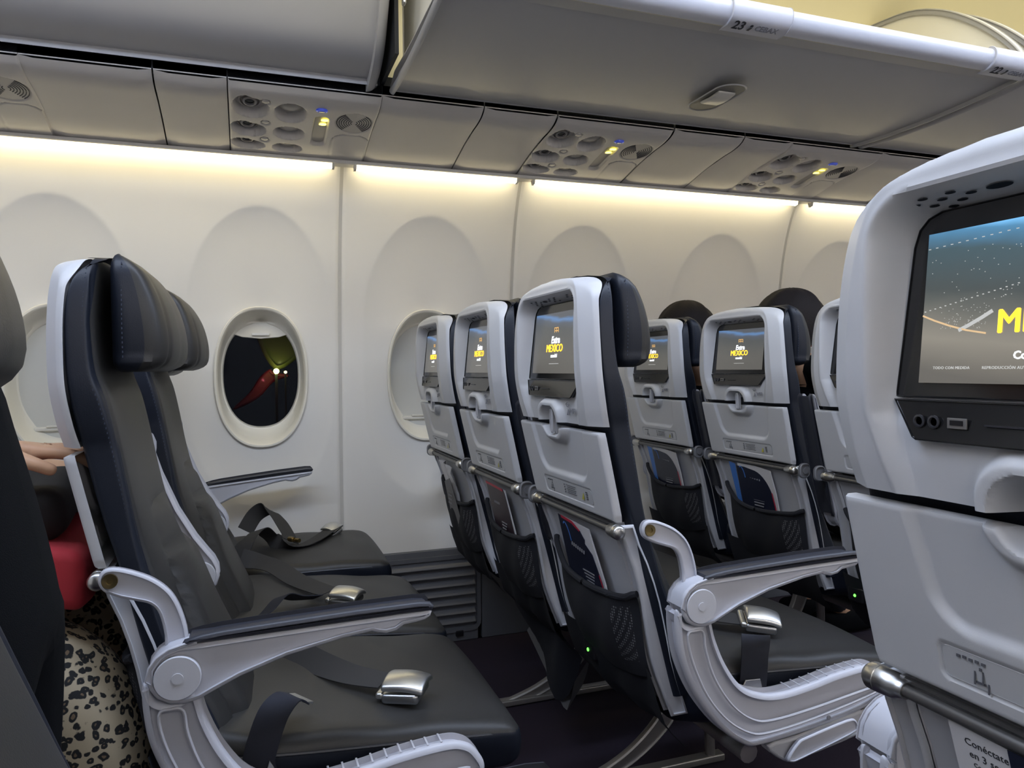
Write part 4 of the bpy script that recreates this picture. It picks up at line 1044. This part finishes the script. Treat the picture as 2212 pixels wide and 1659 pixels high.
# ------------------------------------------------------------------ literature in the pockets
def sheet(pts, th=.0008, off=0):
    """flat sheet from (y,z) outline lying against the seat back panel"""
    mb = MB(); prism(mb, pts, 0, th, 0, xf=lambda v: Vector((-.188+(.705-v.z)*.234-off-v.y, v.x, v.z))); return mb
def sxx(z, off): return -.188+(.705-z)*.234-off
def magazine(seat, kind, label, dy=0):
    t = thing('magazine', label, 'magazine', tuple(seat.location), group='magazines in the seat pockets')
    def q(n, pts, m, off, par=t, th=.0008):
        return obj(n, sheet([(y+dy, z) for y, z in pts], th, off), par, m)
    if kind == 'peel':
        pg = [(.072, .702), (-.06, .698), (-.082, .60), (-.085, .50), (.078, .50)]
        q('pages', pg, PAPER, 0, th=.003)
        c = q('cover', [(.076, .704), (.012, .700), (-.018, .688), (-.034, .672), (-.030, .664), (-.055, .648), (-.072, .60), (-.080, .56), (-.084, .50), (.080, .50)], MAGC, .0035)
        q('red_edge', [(.060, .7045), (.008, .7015), (-.022, .688), (-.018, .685), (.010, .6955), (.058, .699)], REDP, .0047, c)
        q('red_side', [(-.070, .612), (-.078, .58), (-.084, .50), (-.081, .50), (-.075, .58), (-.067, .612)], REDP, .0047, c)
        arc = [(.070-.028*sin(a)*1.0+.0, .662+.030*cos(a)) for a in [i*.2 for i in range(0, 12)]]
        arc = [(.050+.016*cos(a), .655+.036*sin(a)) for a in [1.1+i*.2 for i in range(11)]]
        mb = MB(); ribbon(mb, [(sxx(z, .0048), y+dy, z) for y, z in arc], (0, 1, .2), .0035, .0005); obj('blue_arc', mb, c, BLUEP)
        mb = MB()
        for k in range(7): box(mb, (sxx(.655, .0048), dy+.030-.009*k, .652-.001*k), (.0006, .005, .0065))
        for r_ in range(4): box(mb, (sxx(.605-.007*r_, .0048), dy-.020, .606-.0065*r_), (.0006, .050-.006*r_, .0026))
        obj('print_lines', mb, c, GREYINK)['kind'] = 'stuff'
    elif kind == 'dark':
        q('pages', [(.066, .700), (-.07, .698), (-.078, .60), (-.078, .50), (.070, .50)], PAPER, 0, th=.003)
        c = q('cover', [(.070, .704), (-.060, .700), (-.068, .69), (-.073, .60), (-.074, .50), (.074, .50)], mat('cover_maroon', (.030, .014, .022), .35), .0035)
        q('red_edge', [(.070, .7045), (-.060, .7005), (-.060, .694), (.070, .698)], REDP, .0047, c)
        mb = MB()
        for k in range(5): box(mb, (sxx(.655, .0048), dy+.030-.009*k, .655), (.0006, .005, .006))
        for r_ in range(4): box(mb, (sxx(.605, .0048), dy-.012, .612-.007*r_), (.0006, .044-.005*r_, .003))
        obj('print_lines', mb, c, GREYINK)['kind'] = 'stuff'
    elif kind == 'crumple':
        mb = MB(); vs = []; n = 10
        for i in range(n+1):
            for j in range(9):
                y = .075-.13*i/n+dy; z = .50+.205*j/8-.03*(i/n)**3*(j/8); vs.append((sxx(z, .004)-.008*sin(i*1.3+j*.9)*(j/8), y, z))
        mb.add(vs, [(i*9+j, (i+1)*9+j, (i+1)*9+j+1, i*9+j+1) for i in range(n) for j in range(8)]); obj('pages', mb, t, PAPER)
        c = q('cover', [(.03, .64), (-.05, .66), (-.065, .58), (-.07, .50), (.05, .50)], mat('cover_grey', (.06, .055, .06), .4), .016)
        mb = MB()
        for r_ in range(4): box(mb, (sxx(.605, .018), dy-.012, .612-.012*r_), (.0006, .040, .004))
        obj('print_lines', mb, c, GREYINK)['kind'] = 'stuff'
    elif kind == 'round':
        q('pages', [(.060, .712), (-.02, .712), (-.085, .705), (-.092, .64), (-.090, .50), (.07, .50)], PAPER, 0, th=.003)
        pts = [(.066, .703), (.030, .703)]+[(-.005-.075*sin(a), .608+.090*cos(a)) for a in [i*.157 for i in range(1, 11)]]+[(-.080, .50), (.070, .50)]
        c = q('cover', pts, MAGC, .0035)
        q('red_side', [(-.0795, .64), (-.083, .60), (-.083, .50), (-.080, .50), (-.079, .60), (-.076, .64)], REDP, .0047, c)
        q('blue_back', [(.098, .712), (.070, .708), (.070, .56), (.088, .56)], BLUEP, .0040, c)
        arc = [(.046+.014*cos(a), .672+.030*sin(a)) for a in [1.2+i*.22 for i in range(10)]]
        mb = MB(); ribbon(mb, [(sxx(z, .0048), y+dy, z) for y, z in arc], (0, 1, .2), .004, .0005); obj('blue_arc', mb, c, BLUEP)
        mb = MB()
        for k in range(6): box(mb, (sxx(.67, .0048), dy+.018-.010*k, .676-.001*k), (.0006, .005, .005))
        for r_ in range(4): box(mb, (sxx(.605, .0048), dy-.012, .617-.008*r_), (.0006, .052-.004*r_, .003))
        obj('print_lines', mb, c, GREYINK)['kind'] = 'stuff'
    return t
magazine(c1, 'peel', 'navy magazine with peeled white corner and blue arc in central seat pocket')
magazine(b1, 'dark', 'dark magazine with red top edge in the middle seat pocket')
magazine(a1, 'crumple', 'crumpled white papers in the pocket of the window seat')
magazine(b2, 'round', 'navy magazine with rounded corner behind the bright screen seat')
magazine(a2, 'round', 'dark magazine glimpsed beside the central aisle seat')
t = thing('leaflet', 'white leaflet reading Conéctate below the big white seatback at bottom right', 'leaflet', tuple(d1.location))
obj('sheet', sheet([(.113, .712), (.035, .710), (.020, .50), (.098, .50)], .001, .002), t, PAPER)
obj('cover', sheet([(.0605, .712), (-.06, .710), (-.07, .50), (.050, .50)], .001, .0045), t, MAGC)
xd = (0, -1, 0); yd = (-.25, 0, .97)
for sstr, size, y, z in (('Conéctate', .0088, .1000, .7000), ('en 3 sencil', .0088, .0975, .6900), ('Connect to Wi-Fi', .0054, .0950, .6815)):
    text(sstr, size, (sxx(z, .0032), y, z), xd, yd, INK, t, align='LEFT')
text('1', .012, (sxx(.663, .0032), .073, .663), xd, yd, MAGC, t, align='LEFT', bold=.0003)
mb = MB(); tube(mb, [(sxx(z, .0034), y, z) for y, z in ((.090, .659), (.078, .659), (.078, .637), (.090, .637), (.090, .659))], .0006, 4); obj('phone_drawing', mb, t, INK)

# ------------------------------------------------------------------ seat belts
def buckle(par, c, fwd, upv=(0, 0, 1), s=1.0):
    """flip buckle: rounded metal lid over a body; fwd points away from its strap"""
    F = Vector(fwd).normalized(); U = Vector(upv); U = (U-F*U.dot(F)).normalized(); S = U.cross(F)
    def xf(v): return Vector(c)+F*v.x*s+S*v.y*s+U*v.z*s
    mb = MB(); rbox(mb, (0, 0, .006), (.056, .056, .016), .006, n=(6, 6, 1), deform=lambda v: xf(v)); b = obj('buckle', mb, par, mat('buckle_base', (.45, .45, .45), .3, metal=1))
    def lid(v):
        t = v.x/.062; y = v.y*(1-.10*max(0, t)); z = v.z+.0115*cos(v.y/.027*1.25)*(1-.75*t*t)-.004*max(0, t)*4*max(0, t)
        return xf(Vector((v.x, y, z)))
    mb = MB(); rbox(mb, (.004, 0, .017), (.062, .054, .009), .004, n=(8, 8, 1), deform=lid); obj('buckle_lid', mb, b, CHROME)
    mb = MB(); rbox(mb, (-.030, 0, .010), (.012, .054, .010), .004, n=(1, 6, 1), deform=lambda v: xf(v)); obj('strap_bar', mb, b, CHROME)
    return b
def zc(x): return cush_top(x)+.011
def belt(name_lab, parts_, loc, grp='seat belts lying on the seats'):
    t = thing('seat_belt', name_lab, 'seat belt', loc, group=grp); return t
# near empty aisle seat
L0 = (0, YC, .47); t = belt('seat belt with silver buckle lying on the near left aisle seat', None, L0)
def lp(x, y, z): return Vector((x-L0[0], y-L0[1], z-L0[2]))
pth = smooth_path([lp(-.045, 1.505, .50), lp(.02, 1.475, zc(.02)+.008), lp(.08, 1.385, zc(.08)+.008), lp(.12, 1.315, zc(.12)+.010), lp(.16, 1.258, zc(.16)+.013), lp(.208, 1.215, zc(.2)+.016)], 6)
wv = [Vector((.62, -.1, .75)).lerp(Vector((.75, .62, .1)), i/(len(pth)-1)) for i in range(len(pth))]
mb = MB(); ribbon(mb, pth, wv, .047, .002); obj('strap', mb, t, BELT)
buckle(t, lp(.236, 1.186, zc(.23)+.003), (.80, -.50, .05), (.1, -.15, 1), 1.12)
# the other half hanging at the aisle side with its bracket
pth = smooth_path([lp(.066, 1.138, .512), lp(.050, 1.122, .524), lp(.030, 1.104, .512), lp(.015, 1.092, .480), lp(.008, 1.088, .452), lp(.012, 1.086, .430)], 6)
wv = [Vector((.55, -.80, -.1)).lerp(Vector((1, -.05, -.1)), min(1, i/(len(pth)*.55))) for i in range(len(pth))]
mb = MB(); ribbon(mb, pth, wv, .044, .0022); obj('loose_strap', mb, t, BELTD)
mb = MB(); ribbon(mb, [lp(.064, 1.137, .513), lp(.074, 1.149, .507)], Vector((.55, -.80, -.1)), .036, .003); obj('latch_plate', mb, t, CHROME)
def plate2(mb):
    pl = [(.008, .434), (.000, .452), (-.013, .454), (-.015, .440), (-.020, .410), (-.028, .390), (-.018, .378), (-.004, .372), (.006, .366), (.012, .380), (.010, .392), (.026, .408), (.036, .418), (.033, .430), (.028, .446), (.022, .456), (.016, .436)]
    prism(mb, pl, 1.079, 1.082, .0008, xf=lambda v: lp(v.x, v.y, v.z))
    lathe(mb, [(.009, 0), (.009, -.002), (.005, -.003)], lp(.001, 1.079, .392), (0, 1, 0), 14); lathe(mb, [(.003, 0), (.003, -.0015)], lp(.028, 1.079, .422), (0, 1, 0), 8)
obj('anchor_plate', M1(plate2), t, SATIN)
# middle seat
L0 = (0, YB, .48); t = belt('seat belt with pale buckle lying on the middle seat at left', None, L0)
pth = smooth_path([lp(-.02, 2.045, .515), lp(.02, 2.03, .505), lp(.062, 1.98, .500), (lp(.105, 1.87, .492)), lp(.15, 1.78, .490), lp(.172, 1.735, .492)], 6)
wv = [Vector((.85, .1, .5)).lerp(Vector((.65, .75, .1)), i/(len(pth)-1)) for i in range(len(pth))]
mb = MB(); ribbon(mb, pth, wv, .047, .002); obj('strap', mb, t, BELT)
pth = smooth_path([lp(.0, 1.590, .492), lp(.03, 1.605, .500), lp(.065, 1.66, .515), lp(.10, 1.69, .499), lp(.145, 1.712, .490)], 6)
mb = MB(); ribbon(mb, pth, Vector((.6, -.7, .35)), .044, .002); obj('loose_strap', mb, t, BELTD)
buckle(t, lp(.206, 1.706, zc(.2)+.002), (.78, -.60, .0), (.0, -.1, 1), 1.08)
# window seat
L0 = (0, YA, .48); t = belt('twisted seat belt with open buckle on the window seat at left', None, L0)
pth = smooth_path([lp(-.01, 2.46, .50), lp(.02, 2.47, .545), lp(.055, 2.45, .565), lp(.085, 2.40, .545), lp(.110, 2.33, .510), lp(.118, 2.28, .495)], 6)
mb = MB(); ribbon(mb, pth, Vector((.8, -.2, -.5)), .050, .002); obj('strap', mb, t, BELT)
pth = smooth_path([lp(-.03, 2.10, .50), lp(.0, 2.12, .545), lp(.03, 2.20, .552), lp(.06, 2.27, .515), lp(.09, 2.25, .492), lp(.14, 2.24, .488), lp(.19, 2.30, .490), lp(.24, 2.40, .493), lp(.268, 2.44, .497)], 6)
mb = MB(); ribbon(mb, pth, [Vector((.9, -.1, .45)).lerp(Vector((.8, -.55, .1)), min(1, i/24)) for i in range(len(pth))], .046, .002); obj('loose_strap', mb, t, BELT)
mb = MB(); lathe(mb, [(.007, -.010), (.008, 0), (.007, .010)], lp(.118, 2.275, .502), (.6, -.8, 0), 12); lathe(mb, [(.006, -.008), (.007, 0), (.006, .008)], lp(.135, 2.262, .50), (.6, -.8, 0), 12); obj('strap_slider', mb, t, BRASS)
buckle(t, lp(.250, 2.425, zc(.25)+.012), (.60, .75, .25), (-.2, -.45, .9), .95)
# row in front, aisle seat
L0 = (P_, YC, .48); t = belt('seat belt with shiny buckle on the aisle seat in front, under the armrest', None, L0)
buckle(t, lp(.950, 1.215, zc(.165)+.010), (.85, -.45, -.1), (.05, -.2, 1), 1.10)
pth = smooth_path([lp(.775, 1.40, .50), lp(.82, 1.33, .500), lp(.87, 1.26, .500), lp(.925, 1.228, .495)], 6)
mb = MB(); ribbon(mb, pth, Vector((.7, .7, .1)), .047, .002); obj('strap', mb, t, BELT)
pth = smooth_path([lp(.885, 1.140, .492), lp(.866, 1.115, .508), lp(.845, 1.090, .498), lp(.835, 1.080, .465), lp(.830, 1.078, .430)], 6)
mb = MB(); ribbon(mb, pth, Vector((1, -.2, -.1)), .050, .0022); obj('loose_strap', mb, t, BELTD)
mb = MB(); prism(mb, [(.812, .452), (.800, .430), (.790, .405), (.815, .385), (.845, .395), (.850, .420), (.842, .450)], 1.072, 1.075, .0008, xf=lambda v: lp(v.x, v.y, v.z)); obj('anchor_plate', mb, t, SATIN)
# life vest pouch drooping under the middle seat of that row
t = thing('life_vest_pouch', 'dark fabric pouch drooping below the middle seat to a point', 'pouch', (P_, 1.80, .35))
mb = MB(); vs = []; nx, nz = 14, 12
for i in range(nx+1):
    u = i/nx
    for j in range(nz+1):
        v = j/nz; y = 2.08-.42*u; zt = .43-.035*u; zb = interp([(0, .30), (.35, .20), (.75, .125), (.88, .175), (1, .28)], u)
        vs.append((-.075+.05*v+.012*sin(u*9+v*5), y-1.80, zt+(zb-zt)*v-.35))
mb.add(vs, [(i*(nz+1)+j, (i+1)*(nz+1)+j, (i+1)*(nz+1)+j+1, i*(nz+1)+j+1) for i in range(nx) for j in range(nz)])
obj('pouch', mb, t, mat('pouch_cloth', (.018, .020, .028), .8, bump=(1200, .4)))
mb = MB(); vs = []
for i in range(nx+1):
    u = i/nx; y = 2.0-.33*u; zb = interp([(0, .24), (.80, .125), (.88, .13), (1, .22)], u)
    for j in range(5): vs.append((-.030+.045*j/4, y-1.80, zb+.06*(j/4)-.35))
mb.add(vs, [(i*5+j, (i+1)*5+j, (i+1)*5+j+1, i*5+j+1) for i in range(nx) for j in range(4)]); obj('pouch_lining', mb, t, mat('lining', (.09, .09, .095), .8))

# ------------------------------------------------------------------ people
def grow(name, J, E, R_, mats, parent=None, sub=2, root=0, loc=(0, 0, 0)):
    me_ = bpy.data.meshes.new(name); me_.from_pydata([Vector(p)-Vector(loc) for p in J], E, []); o = bpy.data.objects.new(name, me_); COL.objects.link(o)
    md = o.modifiers.new('skin', 'SKIN'); md.use_smooth_shade = True; md.branch_smoothing = .6
    for i, r in enumerate(R_):
        d = me_.skin_vertices[0].data[i]; d.radius = (r, r) if not isinstance(r, tuple) else r; d.use_root = (i == root)
    m2 = o.modifiers.new('sub', 'SUBSURF'); m2.levels = sub; m2.render_levels = sub
    bpy.context.view_layer.update()
    ev = bpy.data.meshes.new_from_object(o.evaluated_get(bpy.context.evaluated_depsgraph_get()))
    bpy.data.objects.remove(o); ev.name = name
    ev.materials.clear()
    for m in (mats if isinstance(mats, tuple) else (mats,)): ev.materials.append(m)
    ev.shade_smooth(); return obj(name, ev, parent)
def hand(J, E, R_, wrist_i, wrist, dirv, side, palm_n):
    """add palm, four fingers and a thumb to a skeleton"""
    D = Vector(dirv).normalized(); N = Vector(palm_n); N = (N-D*N.dot(D)).normalized(); S = D.cross(N)*side
    W = Vector(wrist); p = len(J); J.append(W+D*.045); R_.append((.030, .016)); E.append((wrist_i, p))
    for k, (off, L) in enumerate(((.030, .068), (.011, .078), (-.010, .072), (-.029, .056))):
        b = W+D*.082+S*off; q = len(J)
        J += [b, b+D*L*.5+N*L*.12, b+D*L*.85+N*L*.42]; R_ += [.0095, .0085, .0075]; E += [(p, q), (q, q+1), (q+1, q+2)]
    q = len(J); b = W+D*.035+S*.034; J += [b, b+D*.032+S*.022+N*.012, b+D*.058+S*.020+N*.026]; R_ += [.012, .010, .0085]; E += [(p, q), (q, q+1), (q+1, q+2)]
def face(par, c, fx, loc):
    """eyes, mouth, ears at a head of centre c looking along fx"""
    F = Vector(fx).normalized(); U = Vector((0, 0, 1)); U = (U-F*U.dot(F)).normalized(); S = U.cross(F); C0 = Vector(c)-Vector(loc)
    for s in (-1, 1):
        mb = MB(); lathe(mb, [(.001, -.006), (.010, -.002), (.012, .002), (.006, .007), (.001, .008)], C0+F*.076+S*s*.031+U*.008, F, 12); obj('eye', mb, par, mat('eye', (.5, .48, .45), .2))
        mb = MB(); rbox(mb, C0+S*s*.080-U*.002-F*.005, (.030, .014, .055), .006, n=(2, 1, 3)); obj('ear', mb, par, SKIN)
    mb = MB(); lathe(mb, [(.001, 0), (.012, .006), (.010, .022), (.004, .034)], C0+F*.100-U*.022, -F*.5+U*.85, 10); obj('nose', mb, par, SKIN)
    mb = MB(); rbox(mb, C0+F*.084-U*.052, (.010, .042, .012), .004, n=(1, 4, 1)); obj('mouth', mb, par, mat('lip', (.35, .10, .09), .5))
def hair(par, c, r, back, loc, drop=.10):
    """domed hair over the crown and down the back of the head"""
    C0 = Vector(c)-Vector(loc); B = Vector(back).normalized(); mb = MB(); vs = []; fs = []; nt, npn = 18, 32
    for i in range(nt+1):
        th = pi*.64*i/nt
        for j in range(npn):
            ph = 2*pi*j/npn; d = Vector((cos(ph), sin(ph), 0)); bk = d.dot(B)
            t2 = th*(1 if bk > -.2 else .72); rr = r*(1+.035*sin(ph*7+th*3)*sin(th))
            z = cos(t2)*rr*1.12; q = sin(t2)*rr
            if i > nt*.6 and bk > 0: z -= drop*(i/nt-.6)/.4*bk
            vs.append(C0+Vector((d.x*q*1.06, d.y*q*.95, z)))
    for i in range(nt):
        for j in range(npn): fs.append((i*npn+j, i*npn+(j+1) % npn, (i+1)*npn+(j+1) % npn, (i+1)*npn+j))
    fs.append(tuple(range(npn))); mb.add(vs, fs); return obj('hair', mb, par, HAIR)

# passenger in leopard trousers behind the empty row
lc = (-P_+.05, YC, .50)
t = thing('person', 'seated person in leopard-print trousers with bare forearms behind the left row', 'person', lc)
cx_, cy_ = -P_, YC
J = [(cx_+.07, cy_, .56), (cx_+.03, cy_, .74), (cx_-.01, cy_, .94), (cx_-.01, cy_, 1.06), (cx_+.00, cy_, 1.125), (cx_+.035, cy_, 1.20), (cx_+.045, cy_, 1.27)]
R_ = [(.15, .11), (.125, .10), (.14, .10), (.085, .07), (.050, .050), (.078, .078), (.070, .072)]
E = [(0, 1), (1, 2), (2, 3), (3, 4), (4, 5), (5, 6)]
for s in (-1, 1):
    q = len(J); J += [(cx_+.12, cy_+s*.10, .555), (cx_+.53, cy_+s*.115, .585), (cx_+.585, cy_+s*.11, .35), (cx_+.57, cy_+s*.10, .10), (cx_+.64, cy_+s*.10, .045), (cx_+.70, cy_+s*.105, .035)]
    R_ += [.085, .058, .050, .036, .034, .026]; E += [(0, q), (q, q+1), (q+1, q+2), (q+2, q+3), (q+3, q+4), (q+4, q+5)]
    q = len(J); sh_ = (cx_-.01, cy_+s*.175, 1.02)
    el = (cx_+.20, cy_+s*.20, .845 if s < 0 else .80); wr_ = (cx_+.445, cy_+(-.09 if s < 0 else .13), .885 if s < 0 else .835)
    J += [sh_, el, wr_]; R_ += [.050, .039, .027]; E += [(3, q), (q, q+1), (q+1, q+2)]
    hand(J, E, R_, q+2, wr_, (1, 0, .05 if s < 0 else -.05), s, (0, 0, -1))
body = grow('body', J, E, R_, SKIN, t, loc=lc)
face(body, (cx_+.04, cy_, 1.23), (1, 0, 0), lc); hair(body, (cx_+.035, cy_, 1.235), .098, (-1, 0, 0), lc)
J = [(cx_+.07, cy_, .60), (cx_+.08, cy_, .555)]; R_ = [(.17, .13), (.17, .13)]; E = [(0, 1)]
for s in (-1, 1):
    q = len(J); J += [(cx_+.15, cy_+s*.10, .56), (cx_+.34, cy_+s*.112, .585), (cx_+.525, cy_+s*.118, .590), (cx_+.575, cy_+s*.118, .50), (cx_+.590, cy_+s*.115, .35), (cx_+.575, cy_+s*.10, .14)]
    R_ += [.108, .096, .082, .086, .082, .070]; E += [(1, q), (q, q+1), (q+1, q+2), (q+2, q+3), (q+3, q+4), (q+4, q+5)]
grow('trousers', J, E, R_, LEOP, t, loc=lc)
J = [(cx_+.05, cy_, .62), (cx_+.03, cy_, .76), (cx_-.01, cy_, .94), (cx_-.01, cy_, 1.045)]; R_ = [(.165, .125), (.145, .118), (.155, .115), (.10, .085)]; E = [(0, 1), (1, 2), (2, 3)]
for s in (-1, 1):
    q = len(J); J += [(cx_-.01, cy_+s*.175, 1.025), (cx_+.075, cy_+s*.192, .95)]; R_ += [.064, .056]; E += [(3, q), (q, q+1)]
grow('shirt', J, E, R_, BLACKCL, t, loc=lc)
for s in (-1, 1):
    mb = MB(); rbox(mb, (cx_+.655-lc[0], s*.10, .035-lc[2]), (.24, .09, .066), .03, n=(6, 3, 2)); obj('shoe', mb, t, BLACKCL)
mb = MB(); rbox(mb, (0, 0, 0), (.26, .34, .085), .018, n=(10, 12, 3), deform=lambda v: Vector((v.x, v.y, v.z+.006*sin(v.y*22)+.006*sin(v.x*25)-.12*(v.x-.02)*(1 if v.x > .02 else 0)))); tag(obj('folded_jacket', mb, None, REDCL, loc=(-.345, 1.32, .722)), 'red folded cloth on the lap of the person in leopard trousers', 'cloth')
mb = MB(); rbox(mb, (0, 0, 0), (.20, .26, .080), .03, n=(8, 8, 3), deform=lambda v: Vector((v.x, v.y, v.z+.008*sin(v.y*30+1)))); tag(obj('soft_bag', mb, None, mat('bag', (.009, .008, .008), .85), loc=(-.350, 1.34, .802)), 'dark soft bag on top of the red cloth', 'bag')

# person in black standing in the aisle, facing the back
ls = (-.27, .80, 0)
t = thing('person', 'person in black clothes standing in the aisle at the left edge', 'person', ls)
J = [(-.275, .80, .90), (-.325, .80, 1.02), (-.43, .80, 1.18), (-.51, .80, 1.31), (-.535, .80, 1.38), (-.560, .80, 1.46), (-.570, .80, 1.52)]
R_ = [(.125, .115), (.100, .090), (.120, .095), (.085, .07), (.05, .05), (.078, .078), (.070, .072)]; E = [(i, i+1) for i in range(6)]
for s in (-1, 1):
    q = len(J); J += [(-.265, .80+s*.085, .80), (-.265, .80+s*.085, .48), (-.250, .80+s*.085, .09), (-.325, .80+s*.09, .045), (-.395, .80+s*.095, .035)]
    R_ += [.078, .052, .036, .034, .026]; E += [(0, q), (q, q+1), (q+1, q+2), (q+2, q+3), (q+3, q+4)]
    q = len(J); J += [(-.51, .80+s*.165, 1.28), (-.56, .80+s*.175, 1.02), (-.70, .80+s*.15, .90)]; R_ += [.048, .038, .027]; E += [(3, q), (q, q+1), (q+1, q+2)]
    hand(J, E, R_, q+2, J[q+2], (-.9, 0, -.3), -s, (0, 0, -1))
body = grow('body', J, E, R_, SKIN, t, loc=ls)
face(body, (-.565, .80, 1.49), (-1, 0, 0), ls); hair(body, (-.560, .80, 1.495), .098, (1, 0, 0), ls)
J = [(-.318, .80, 1.01), (-.300, .80, .955), (-.265, .80, .870)]; R_ = [(.118, .112), (.128, .125), (.138, .135)]; E = [(0, 1), (1, 2)]
for s in (-1, 1):
    q = len(J); J += [(-.262, .80+s*.078, .76), (-.265, .80+s*.085, .48), (-.250, .80+s*.085, .11)]; R_ += [.100, .070, .056]; E += [(2, q), (q, q+1), (q+1, q+2)]
grow('trousers', J, E, R_, BLACKCL, t, loc=ls)
J = [(-.302, .80, .955), (-.325, .80, 1.02), (-.43, .80, 1.18), (-.51, .80, 1.30)]; R_ = [(.134, .130), (.128, .120), (.142, .118), (.105, .09)]; E = [(0, 1), (1, 2), (2, 3)]
for s in (-1, 1):
    q = len(J); J += [(-.51, .80+s*.165, 1.285), (-.535, .80+s*.175, 1.15)]; R_ += [.062, .054]; E += [(3, q), (q, q+1)]
grow('shirt', J, E, R_, BLACKCL, t, loc=ls)
for s in (-1, 1):
    mb = MB(); rbox(mb, (-.070, s*.09, .035), (.25, .09, .066), .03, n=(6, 3, 2)); obj('shoe', mb, t, BLACKCL)

# two passengers in the row in front, only their hair shows above the seatbacks
def passenger(X, Y, top, label, seed, dx=0):
    lc = (X+.13, Y, .50); t = thing('person', label, 'person', lc, group='passengers in the row in front')
    hz = top-.118; hx = X-.045+dx
    J = [(X+.06, Y, .56), (X+.03, Y, .74), (X-.01, Y, .93), (X-.015, Y, 1.0), (hx-.01, Y, hz-.09), (hx, Y, hz-.015), (hx+.005, Y, hz+.04)]
    R_ = [(.15, .11), (.125, .10), (.14, .095), (.08, .065), (.048, .048), (.076, .076), (.068, .070)]; E = [(i, i+1) for i in range(6)]
    for s in (-1, 1):
        q = len(J); J += [(X+.14, Y+s*.09, .56), (X+.50, Y+s*.10, .575), (X+.51, Y+s*.09, .32), (X+.48, Y+s*.09, .10), (X+.56, Y+s*.09, .045)]
        R_ += [.082, .058, .048, .036, .03]; E += [(0, q), (q, q+1), (q+1, q+2), (q+2, q+3), (q+3, q+4)]
        q = len(J); J += [(X-.01, Y+s*.16, .97), (X+.10, Y+s*.18, .74), (X+.30, Y+s*.10, .70)]; R_ += [.048, .038, .027]; E += [(3, q), (q, q+1), (q+1, q+2)]
        hand(J, E, R_, q+2, J[q+2], (1, -s*.3, -.1), s, (0, 0, -1))
    body = grow('body', J, E, R_, SKIN, t, loc=lc, sub=1); face(body, (hx+.002, Y, hz), (1, 0, 0), lc); hair(body, (hx, Y, hz), .104, (-1, 0, 0), lc, .12)
    J = [(X+.04, Y, .62), (X+.03, Y, .76), (X-.01, Y, .93), (X-.015, Y, .995)]; R_ = [(.165, .125), (.14, .115), (.152, .108), (.095, .08)]; E = [(0, 1), (1, 2), (2, 3)]
    for s in (-1, 1):
        q = len(J); J += [(X-.01, Y+s*.16, .975), (X+.08, Y+s*.178, .79)]; R_ += [.062, .050]; E += [(3, q), (q, q+1)]
    grow('shirt', J, E, R_, BLACKCL, t, loc=lc, sub=1)
    J = [(X+.06, Y, .60), (X+.07, Y, .56)]; R_ = [(.165, .125), (.165, .125)]; E = [(0, 1)]
    for s in (-1, 1):
        q = len(J); J += [(X+.15, Y+s*.09, .56), (X+.50, Y+s*.10, .575), (X+.51, Y+s*.09, .32), (X+.48, Y+s*.09, .07)]; R_ += [.098, .074, .062, .056]; E += [(1, q), (q, q+1), (q+1, q+2), (q+2, q+3)]
    grow('trousers', J, E, R_, mat('dark_trousers', (.02, .02, .03), .8), t, loc=lc, sub=1)
    for s in (-1, 1):
        mb = MB(); rbox(mb, (X+.53-lc[0], s*.09, .042-lc[2]), (.25, .095, .078), .03, n=(6, 3, 2)); obj('shoe', mb, t, BLACKCL)
passenger(2*P_+.0, YB, 1.232, 'passenger with dark brown hair above the seat with the bright screen', 1, .0)
passenger(2*P_+.0, YA, 1.238, 'passenger with dark hair above the half-hidden seat near the wall', 2, -.045)
